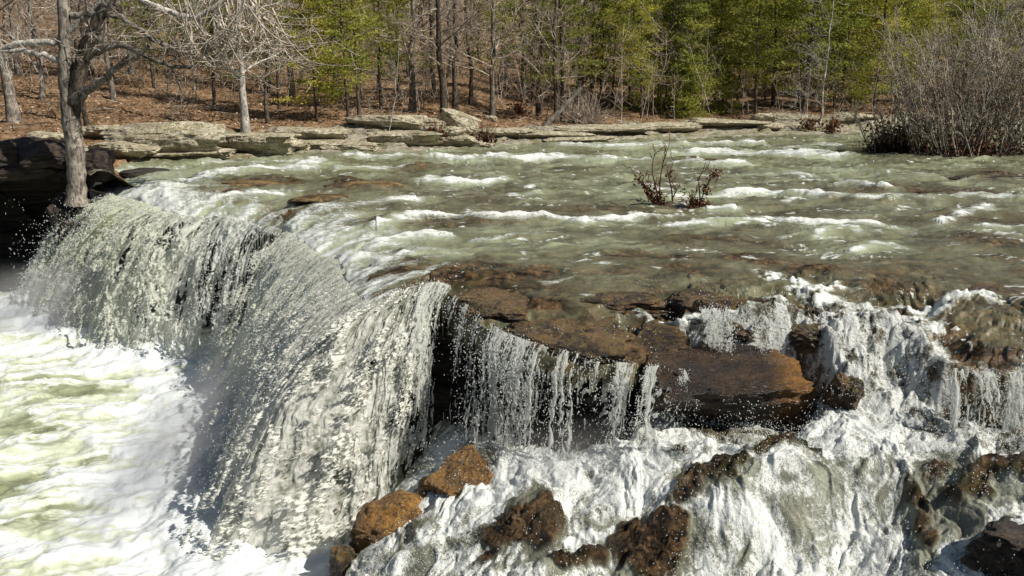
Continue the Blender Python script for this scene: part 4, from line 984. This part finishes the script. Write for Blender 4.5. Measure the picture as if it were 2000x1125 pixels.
# far-off wood that reads as one mass
far = MB(); rng = np.random.default_rng(5)
for i in range(420):
    y = rng.uniform(95, 190); x = (rng.uniform(-250, 2250) - 1000) / F * y; z = gz(x, y)
    H = rng.uniform(8, 15); P = wob([x, y, z - .3], [x + rng.normal(0, .5), y, z + H], 6, .05, rng); far.tube(P, np.linspace(.2, .05, 6), 4, rng.random())
    for k_ in range(14):
        t = rng.uniform(1.2, 5); j = int(t); q = P[j - 1] + (P[j] - P[j - 1]) * (t - j); a = rng.uniform(0, 6.28)
        far.tube(wob(q, q + np.array([math.cos(a) * 2.2, math.sin(a) * 2.2, rng.uniform(.5, 2.4)]), 4, .2, rng), [.05, .04, .03, .02], 3, rng.random())
o = far.build('distant_wood', M['bark']); tag(o, 'hazy mass of bare trunks far up the hillside', 'wood', kind='stuff')

ug = MB()
for i in range(1500):
    y = 37 + 70 * rng.random() ** 1.4; u = rng.uniform(-150, 2150); x = (u - 1000) / F * y; z, s_, _ = bank_z(np.array([x]), np.array([y]))
    if s_[0] < 3.5 or (y < (47 if u < 1150 else 41) and rng.random() < .88): continue
    H = rng.uniform(1.2, 5.5) * (1 if y > 44 else .6); b = np.array([x, y, z[0] - .05]); e = b + np.array([rng.normal(0, .16) * H, rng.normal(0, .12) * H, H])
    P = wob(b, e, 6, .08, rng); r0 = .006 + .0042 * H; ug.tube(P, np.linspace(r0, .006, 6), 3, rng.random())
    for k_ in range(int(3 + 2.6 * H)):
        t = rng.uniform(.8, 5); j = int(min(t, 4)); q = P[j] + (P[j + 1] - P[j]) * min(t - j, 1); a = rng.uniform(0, 6.28); L = H * rng.uniform(.10, .32)
        d = np.array([math.cos(a), math.sin(a), rng.uniform(.0, 1.1)]) * L
        B = wob(q, q + d, 4, .18, rng); ug.tube(B, np.linspace(.012, .006, 4), 3, rng.random())
        for m_ in range(2):
            w_ = B[rng.integers(1, 3)]; ug.tube(wob(w_, w_ + rng.normal(0, .5, 3) * L + np.array([0, 0, .15 * L]), 3, .2, rng), [.009, .007, .005], 3, rng.random())
o = ug.build('undergrowth', M['twig']); tag(o, 'tangle of thin leafless saplings and brush between the trees', 'undergrowth', kind='stuff')

# big tree at the left, standing on the bank edge by the fall
D0 = 25.6
def pl(pts, y=D0): 
    return np.array([at_y(u, v, y + dy) for u, v, dy in [(p + (0,))[:3] for p in pts]])
def smooth_path(P, n=4):
    t = np.arange(len(P)); tt = np.linspace(0, len(P) - 1, (len(P) - 1) * n + 1)
    Q = np.stack([np.interp(tt, t, P[:, i]) for i in range(3)], -1)
    for _ in range(2): Q[1:-1] = (Q[:-2] + 2 * Q[1:-1] + Q[2:]) / 4
    return Q
tw = np.random.default_rng(77)
root = empty('bank_tree', tuple(at_y(150, 395, D0))); tag(root, 'big grey barked tree with crooked limbs standing beside the left fall', 'tree')
def local(P): return P - np.array(root.location)
tb = MB()
Pt = smooth_path(pl([(150, 400), (150, 340), (146, 285), (137, 225), (128, 160), (127, 100), (126, 40), (120, -60), (118, -200)]))
px = D0 / F
Rt = np.interp(np.linspace(0, 1, len(Pt)), [0, .05, .3, .5, 1], [25, 18, 18, 14, 10]) * px * .95
tb.tube(local(Pt), Rt * (1 + .06 * tw.normal(size=len(Rt))), 12, .5)
tb.build('trunk', M['bark'], root)
def limb(pts, r0, r1, mat='bark', kids=8, klen=.8, name='limb', y=D0):
    mb = MB(); P = smooth_path(pl(pts, y)); P[1:-1] += tw.normal(0, .02, P[1:-1].shape)
    mb.tube(local(P), np.linspace(r0, r1, len(P)) * px, 7, .5)
    for i in range(kids):
        j = tw.integers(len(P) // 4, len(P)); q = local(P)[j]
        d = tw.normal(0, 1, 3); d[1] *= .6; d /= np.linalg.norm(d)
        grow(mb, q, d, klen * tw.uniform(.5, 1.3), .022, 1, tw, (0, 4, 3), .05)
    return mb.build(name, M[mat], root)
limb([(138, 235), (154, 150), (163, 105), (180, 65), (200, 25), (228, -25), (260, -120)], 15, 10, 'darkbark', 4)
limb([(136, 205, .0), (152, 188, -.15), (180, 170, -.3), (210, 150, -.5), (240, 122, -.6), (268, 112, -.7), (290, 90, -.8)], 11, 3, 'bark', 5, .7)
limb([(135, 85), (105, 82), (60, 82), (20, 88), (-40, 105)], 7, 4, 'palebark', 7, .8)
limb([(120, 122), (85, 108), (50, 98), (0, 98), (-60, 90)], 6, 3, 'palebark', 7, .8)
limb([(152, 125), (172, 105), (205, 95), (240, 85), (300, 118), (345, 132), (380, 130)], 8, 3, 'bark', 12, 1.0)
limb([(140, 30), (190, 25), (235, 30), (270, 55), (320, 92), (360, 100), (420, 125)], 7, 2.5, 'bark', 14, 1.1)
limb([(135, 60), (165, 30), (200, 5), (240, -30)], 6, 3, 'palebark', 6, .9)
limb([(228, -25), (340, 30), (385, 35), (430, 8), (470, -20)], 6, 4, 'palebark', 10, 1.0)
# drooping pale twigs
dm = MB()
for i in range(46):
    u0 = tw.uniform(335, 540); v0 = tw.uniform(-30, 40); L = tw.uniform(60, 150); sw_ = tw.uniform(-110, 110)
    pts = [(u0, v0), (u0 + sw_ * .3, v0 + L * .5), (u0 + sw_ * .7, v0 + L * .85), (u0 + sw_ * 1.2, v0 + L * tw.uniform(.8, 1.1)), (u0 + sw_ * 1.7, v0 + L * tw.uniform(.6, 1.0))]
    P = smooth_path(pl(pts, D0 + tw.uniform(-1.5, .8))); dm.tube(local(P), np.linspace(1.5, .5, len(P)) * px, 4, tw.random())
    for k_ in range(4):
        q = local(P)[tw.integers(3, len(P))]; d = tw.normal(0, 1, 3); d[2] -= .5
        grow(dm, q, d, tw.uniform(.3, .8), .010, 2, tw, (0, 0, 3), 0)
for pts in [[(390, 110), (430, 125), (475, 148), (520, 150), (560, 125), (572, 108)], [(360, 0), (375, 60), (372, 120), (380, 170), (385, 195)], [(430, -20), (450, 40), (470, 90), (450, 130)], [(470, -20), (520, 40), (560, 70), (580, 75)]]:
    P = smooth_path(pl(pts, D0)); dm.tube(local(P), np.linspace(3, 1.2, len(P)) * px, 4, .6)
dm.build('crown', M['stem'], root)
boulder('bank_rock', (at_y(140, 420, D0 + .3)[0], D0 + .5, 2.2), (.7, .7, .9), 0, M['slab'], 'dark rock knob under the roots of the big left tree', seed=90, rough=.2)

# ------------------------------------------------------------------ thicket at the right
def thicket(u0, v0, n, spread, hmin, hmax, label, leafn, leanout, seed):
    rng = np.random.default_rng(seed); p = bl(u0, v0, ZR); root = empty('thicket_shrub', tuple(p)); tag(root, label, 'shrub')
    st = MB(); lf = MB()
    for i in range(n):
        a = rng.uniform(0, 6.28); r = spread * rng.random() ** .6
        b = np.array([math.cos(a) * r, math.sin(a) * r * .7, -.2])
        H = rng.uniform(hmin, hmax); out = leanout * H
        e = b * np.array([1, 1, 0]) * (1 + .25 * rng.random()) + np.array([rng.normal(0, .25) * out + b[0] / max(spread, .1) * out * .55, rng.normal(0, .3) * out, H])
        P = wob(b, e, 7, .06, rng); rr = rng.uniform(.015, .034)
        st.tube(P, np.linspace(rr, .009, 7), 4, rng.random())
        for k_ in range(rng.integers(6, 13)):
            t = rng.uniform(1.2, 6); j = int(min(t, 5)); q = P[j] + (P[j + 1] - P[j]) * (t - j if t - j <= 1 else 1)
            d = (P[j + 1] - P[j]); d /= np.linalg.norm(d); d = d + rng.normal(0, .38, 3)
            grow(st, q, d, H * rng.uniform(.10, .26), .012, 2, rng, (0, 0, 3), .1)
    if leafn:
        c = np.stack([rng.normal(0, spread * .55, leafn), rng.normal(0, spread * .4, leafn), rng.exponential(.38, leafn)], -1)
        Uv = rng.normal(0, 1, (leafn, 3)); Uv /= np.linalg.norm(Uv, axis=1)[:, None]; W = np.cross(Uv, rng.normal(0, 1, (leafn, 3))); W /= np.linalg.norm(W, axis=1)[:, None]
        sz = rng.uniform(.03, .09, leafn)[:, None]
        lf.quads(c, Uv * sz, W * sz * .7, np.clip(rng.normal(.4, .25, leafn) - .3 * (c[:, 2] < .4), 0, 1)); lf.build('dead_leaves', M['dead'], root, False)
    st.build('stems', M['stem'], root)
thicket(1880, 302, 135, 1.9, 2.2, 5.2, 'huge dense thicket of bare upright stems standing in the water at right', 2200, .75, 801)
thicket(1745, 296, 34, .9, 1.0, 2.6, 'low fan of arching stems with dark dead leaves at the left foot of the thicket', 2600, .7, 802)
thicket(2060, 302, 70, 1.8, 2.5, 5.6, 'thicket of bare stems cut off by the right edge of the photo', 1000, .6, 803)
wt = bare_tree_meshes(810, 8, .07, .25, 18, (5, 4), 0, .34); p = bl(1912, 296, ZR)
put_tree('bare_tree', wt, (p.x, p.y, p.z), 1., 1., (M['palebark'], M['palebark']), 'pale tree with wide curving branches rising out of the thicket', 'tree')
# brush heap with leaning log on the bank
p = on_bank(1062, 246); q = on_bank(1110, 240)
mb = MB(); a = np.array(p); b = at_y(1135, 172, p.y + .6); mb.tube(wob(a - np.array([0, 0, .1]), b, 8, .02, tw), np.linspace(.16, .10, 8), 8, .5)
o = mb.build('leaning_log', M['bark']); tag(o, 'dead grey log leaning up to the right out of the bank', 'log')
mb = MB(); c = np.array(on_bank(1140, 240))
for i in range(300):
    d = tw.normal(0, 1, 3); d[2] = abs(d[2]) * .9; d /= np.linalg.norm(d)
    s0 = c + tw.normal(0, .35, 3) * np.array([1.3, .8, .3]); e = s0 + d * np.array([1.5, 1.2, 2.0]) * tw.uniform(.5, 1)
    mb.tube(wob(s0, e, 5, .22, tw), np.linspace(.016, .007, 5), 3, tw.random())
o = mb.build('brush_heap', M['twig']); tag(o, 'rounded heap of tangled grey brush beside the leaning log', 'brush')
# twiggy sprouts in the river
def sprout(stems, label, leaves, y):
    root = empty('river_sprout', tuple(at_y(stems[0][0][0], stems[0][0][1], y))); tag(root, label, 'plant'); o0 = np.array(root.location)
    st = MB(); lf = MB()
    for pts in stems:
        P = smooth_path(np.array([at_y(u, v, y + tw.normal(0, .05)) for u, v in pts])) - o0
        st.tube(P, np.linspace(.022, .007, len(P)), 5, .3)
        for k_ in range(5):
            grow(st, P[tw.integers(len(P) // 3, len(P))], np.array([tw.normal(0, .5), tw.normal(0, .4), .8]), tw.uniform(.12, .4), .009, 2, tw, (0, 0, 2), .2)
    for u, v, r, n in leaves:
        c = at_y(u, v, y) - o0 + tw.normal(0, 1, (n, 3)) * np.array([r, r * .7, r]) * .012
        Uv = tw.normal(0, 1, (n, 3)); Uv /= np.linalg.norm(Uv, axis=1)[:, None]; W = np.cross(Uv, tw.normal(0, 1, (n, 3))); W /= np.linalg.norm(W, axis=1)[:, None]
        sz = tw.uniform(.02, .05, n)[:, None]; lf.quads(c, Uv * sz, W * sz * .8, np.clip(tw.normal(.45, .25, n), 0, 1))
    st.build('stems', M['dead'], root); lf.build('dead_leaves', M['dead'], root, False)
sprout([[(1288, 408), (1282, 370), (1272, 330), (1280, 295)], [(1290, 408), (1288, 360), (1295, 315), (1308, 280)], [(1285, 405), (1265, 375), (1248, 352), (1240, 340)], [(1275, 395), (1262, 380), (1256, 365)]], 'reddish leafy twig clump rising from the rapids, tallest and leftmost of three',
       [(1280, 385, 9, 150), (1290, 400, 6, 90), (1270, 368, 7, 60), (1250, 352, 6, 30)], at_z(1288, 404)[1])
sprout([[(1314, 400), (1312, 370), (1306, 345), (1308, 335)], [(1315, 385), (1322, 370)]], 'thin bare twig between the two leafy clumps in the rapids', [(1306, 342, 5, 18), (1338, 372, 4, 12)], at_z(1314, 398)[1])
sprout([[(1360, 410), (1372, 385), (1380, 360), (1398, 338)], [(1350, 408), (1346, 390)], [(1368, 405), (1366, 365), (1362, 350)]], 'leafy red brown twig clump leaning right in the rapids', [(1355, 398, 8, 150), (1372, 398, 7, 90), (1378, 372, 6, 50), (1397, 343, 6, 60)], at_z(1356, 408)[1])

# small shrubs along the bank
for i, (u, v, lab) in enumerate([(520, 0, ''), (858, 283, 'reddish twig bush on the cream rocks below the tilted block'), (945, 288, 'small reddish twig bush at the waterline in the centre'), (1580, 255, 'reddish twig bush at the water by the white sapling'), (1625, 258, 'red brown twig bush left of the thicket'), (1015, 225, 'brown leafless bush left of the leaning log')]):
    if not lab: continue
    p = on_bank(u, v); mb = MB()
    for k_ in range(40):
        e = np.array([tw.normal(0, .45), tw.normal(0, .3), tw.uniform(.4, 1.3)]); mb.tube(wob([0, 0, 0], e, 5, .15, tw), np.linspace(.012, .006, 5), 3, tw.random())
    n = 160; c = np.stack([tw.normal(0, .3, n), tw.normal(0, .25, n), tw.uniform(0, .6, n)], -1); Uv = tw.normal(0, .04, (n, 3)); mb.quads(c, Uv, np.roll(Uv, 1, 1), tw.uniform(.2, .9, n))
    o = mb.build('twig_bush', M['dead']); o.location = p; tag(o, lab, 'bush')

# fallen leaves and sticks on the forest floor
n = 60000
y = 29 + 45 * tw.random(n) ** 1.3; x = (tw.uniform(-200, 2200, n) - 1000) / F * y
z, s, rk = bank_z(x, y); ok = (s > 1.2) & (tw.random(n) > rk * .75) & ((x > -13.5) | (y > 30.5)); x, y, z = x[ok], y[ok], z[ok]; n = len(x)
Uv = tw.normal(0, 1, (n, 3)); Uv[:, 2] *= .35; Uv /= np.linalg.norm(Uv, axis=1)[:, None]; W = np.cross(Uv, np.array([0, 0, 1.]) + tw.normal(0, .4, (n, 3))); W /= np.linalg.norm(W, axis=1)[:, None]
sz = tw.uniform(.03, .085, n)[:, None]
mb = MB(); mb.quads(np.stack([x, y, z + .035], -1), Uv * sz, W * sz * .7, np.clip(tw.normal(.5, .28, n), 0, 1))
o = mb.build('leaf_litter', M['litter'], None, False); tag(o, 'brown fallen leaves carpeting the forest floor', 'leaves', kind='stuff')
mb = MB()
for i in range(420):
    yy = 33 + 30 * tw.random(); xx = (tw.uniform(-100, 2100) - 1000) / F * yy; zz, ss, _ = bank_z(np.array([xx]), np.array([yy]))
    if ss[0] < 1.5: continue
    a = tw.uniform(0, 6.28); L = tw.uniform(.4, 2.2); b = np.array([xx, yy, zz[0] + .04]); e = b + np.array([math.cos(a) * L, math.sin(a) * L, 0]); e[2] = gz(e[0], e[1]) + tw.uniform(.03, .3)
    mb.tube(wob(b, e, 5, .08, tw), np.linspace(.03, .012, 5), 4, tw.random())
o = mb.build('fallen_sticks', M['twig']); tag(o, 'fallen sticks strewn over the leaf litter', 'sticks', kind='stuff')

# ------------------------------------------------------------------ spray drops
def drops(P, size, name, label):
    base = np.array([[1, 0, 0], [-1, 0, 0], [0, 1, 0], [0, -1, 0], [0, 0, 1.4], [0, 0, -1.4]]); T = np.array([[0, 2, 4], [2, 1, 4], [1, 3, 4], [3, 0, 4], [2, 0, 5], [1, 2, 5], [3, 1, 5], [0, 3, 5]])
    n = len(P); V = P[:, None] + base[None] * size[:, None, None] * (1 + .3 * tw.normal(size=(n, 6, 1)))
    F_ = (T[None] + 6 * np.arange(n)[:, None, None]).reshape(-1, 3)
    o = link(name, np_mesh(name, V.reshape(-1, 3), F_, dict(foam=np.ones(n * 6), tint=np.zeros(n * 6)), True, tri=True), M['drop'])
    return tag(o, label, 'spray', kind='stuff')
sp = np.concatenate(SPRAY)
ex = []
for (u0, u1, v0, v1, ylo, yhi, n) in [(880, 1300, 640, 900, 10.6, 11.6, 1500), (1200, 1640, 800, 960, 9.6, 10.6, 1300), (1640, 1900, 660, 860, 10.4, 11.4, 1200), (780, 1400, 880, 1120, 9.2, 10.6, 1500), (1300, 2000, 860, 1120, 8.8, 10, 1600), (1300, 1800, 560, 700, 11.4, 12.2, 900), (0, 200, 380, 620, 24, 26, 1200)]:
    yy = tw.uniform(ylo, yhi, n); uu = tw.uniform(u0, u1, n); vv = v0 + (v1 - v0) * tw.random(n)
    P = np.stack([(uu - 1000) / F * yy, yy, CAMZ - (vv - 150) / F * yy], -1)
    keep = noise(P[:, 0] * 1.3, P[:, 2] * 1.3, 9) > -.1
    ex.append(P[keep])
n = 32000
xx = tw.uniform(-2.6, 7., n); yy = tw.uniform(7.6, 12.4, n); zz = lower(xx, yy)
Kc = poly_dist(xx, yy, EDGE_P); keep = (-Kc[0] * Kc[1] > .05) & (noise(xx * 1.1, yy * 1.1, 191) + .5 * noise(xx * 4, yy * 4, 192) > -.15) & (xx > np.interp(yy, [7, 9, 11, 12.5], [-2.0, -1.9, -1.5, -.9]))
ex.append(np.stack([xx, yy, zz + .03 + tw.exponential(.06, n)], -1)[keep])
sp = np.concatenate([sp] + ex)
drops(sp, tw.uniform(.0025, .009, len(sp)) * np.interp(sp[:, 1], [9, 25], [.75, 1.6]), 'water_spray', 'white droplets of spray flying off the falls and cascades')

# ------------------------------------------------------------------ mist hanging at the foot of the falls
def mist(c, size, dens, seed, label):
    V, T = ico(4); V = V * np.asarray(size)
    t = NT('mist'); t.t.nodes.remove(t.out); t.out = t.n('ShaderNodeOutputMaterial')
    o_ = t.obj(); sc_ = t.mapv(o_, tuple(1 / k for k in size)); ln = t.n('ShaderNodeVectorMath', operation='LENGTH'); t.l(sc_, ln.inputs[0])
    fall = t.ramp(ln.outputs['Value'], [(.15, 1), (1., 0)]); nz = t.ramp(t.noise(t.pos(), .9, 3, .6), [(.35, .15), (.7, 1.3)])
    v = t.n('ShaderNodeVolumeScatter'); v.inputs['Color'].default_value = (1., .97, .91, 1); t.l(t.math('MULTIPLY', t.math('MULTIPLY', fall, nz), dens), v.inputs['Density'])
    t.l(v.outputs[0], t.out.inputs['Volume'])
    o = link('mist', np_mesh('mist', V, T, None, True, tri=True), t.m); o.location = c
    return tag(o, label, 'mist', kind='stuff')
mist((-5.4, 14.2, .3), (1.2, 4.2, 1.3), .75, 1, 'pale mist drifting off the foot of the grey near fall')
mist((-11.2, 23.2, .3), (5.5, 2.0, 1.5), .9, 2, 'bright mist at the foot of the sunlit left fall')
mist((1.2, 10.6, 1.7), (1.6, .7, .6), .5, 3, 'fine mist where the thin curtain strikes the foam')
# ------------------------------------------------------------------ light, sky, camera
to_sun = Vector((.66, -.29, .69)).normalized()
W = bpy.data.worlds.new('World'); SC.world = W; W.use_nodes = True
nt = W.node_tree; bg = nt.nodes['Background']; sky = nt.nodes.new('ShaderNodeTexSky'); sky.sky_type = 'NISHITA'; sky.sun_disc = False
sky.sun_elevation = math.asin(to_sun.z); sky.sun_rotation = math.atan2(to_sun.x, to_sun.y)
nt.links.new(sky.outputs[0], bg.inputs[0]); bg.inputs[1].default_value = .058
sun = bpy.data.lights.new('sun', 'SUN'); sun.energy = 6.2; sun.angle = math.radians(.5); sun.color = (1, .95, .86)
so = bpy.data.objects.new('sun', sun); COL.objects.link(so); so.rotation_euler = (-to_sun).to_track_quat('-Z', 'Y').to_euler()
cam = bpy.data.cameras.new('camera'); cam.sensor_width = 36; cam.lens = 36 * F / 2000; cam.clip_end = 1000; cam.clip_start = .1
co = bpy.data.objects.new('camera', cam); COL.objects.link(co); co.location = (0, 0, CAMZ); co.rotation_euler = (math.pi / 2 - PITCH, 0, 0)
SC.camera = co
SC.render.engine = 'CYCLES'
SC.view_settings.view_transform = 'Standard'; SC.view_settings.look = 'None'; SC.view_settings.exposure = 0; SC.view_settings.gamma = 1
SC.cycles.use_denoising = True; SC.cycles.max_bounces = 6; SC.cycles.transparent_max_bounces = 8; SC.cycles.caustics_reflective = False; SC.cycles.caustics_refractive = False
SC.cycles.sample_clamp_indirect = 4
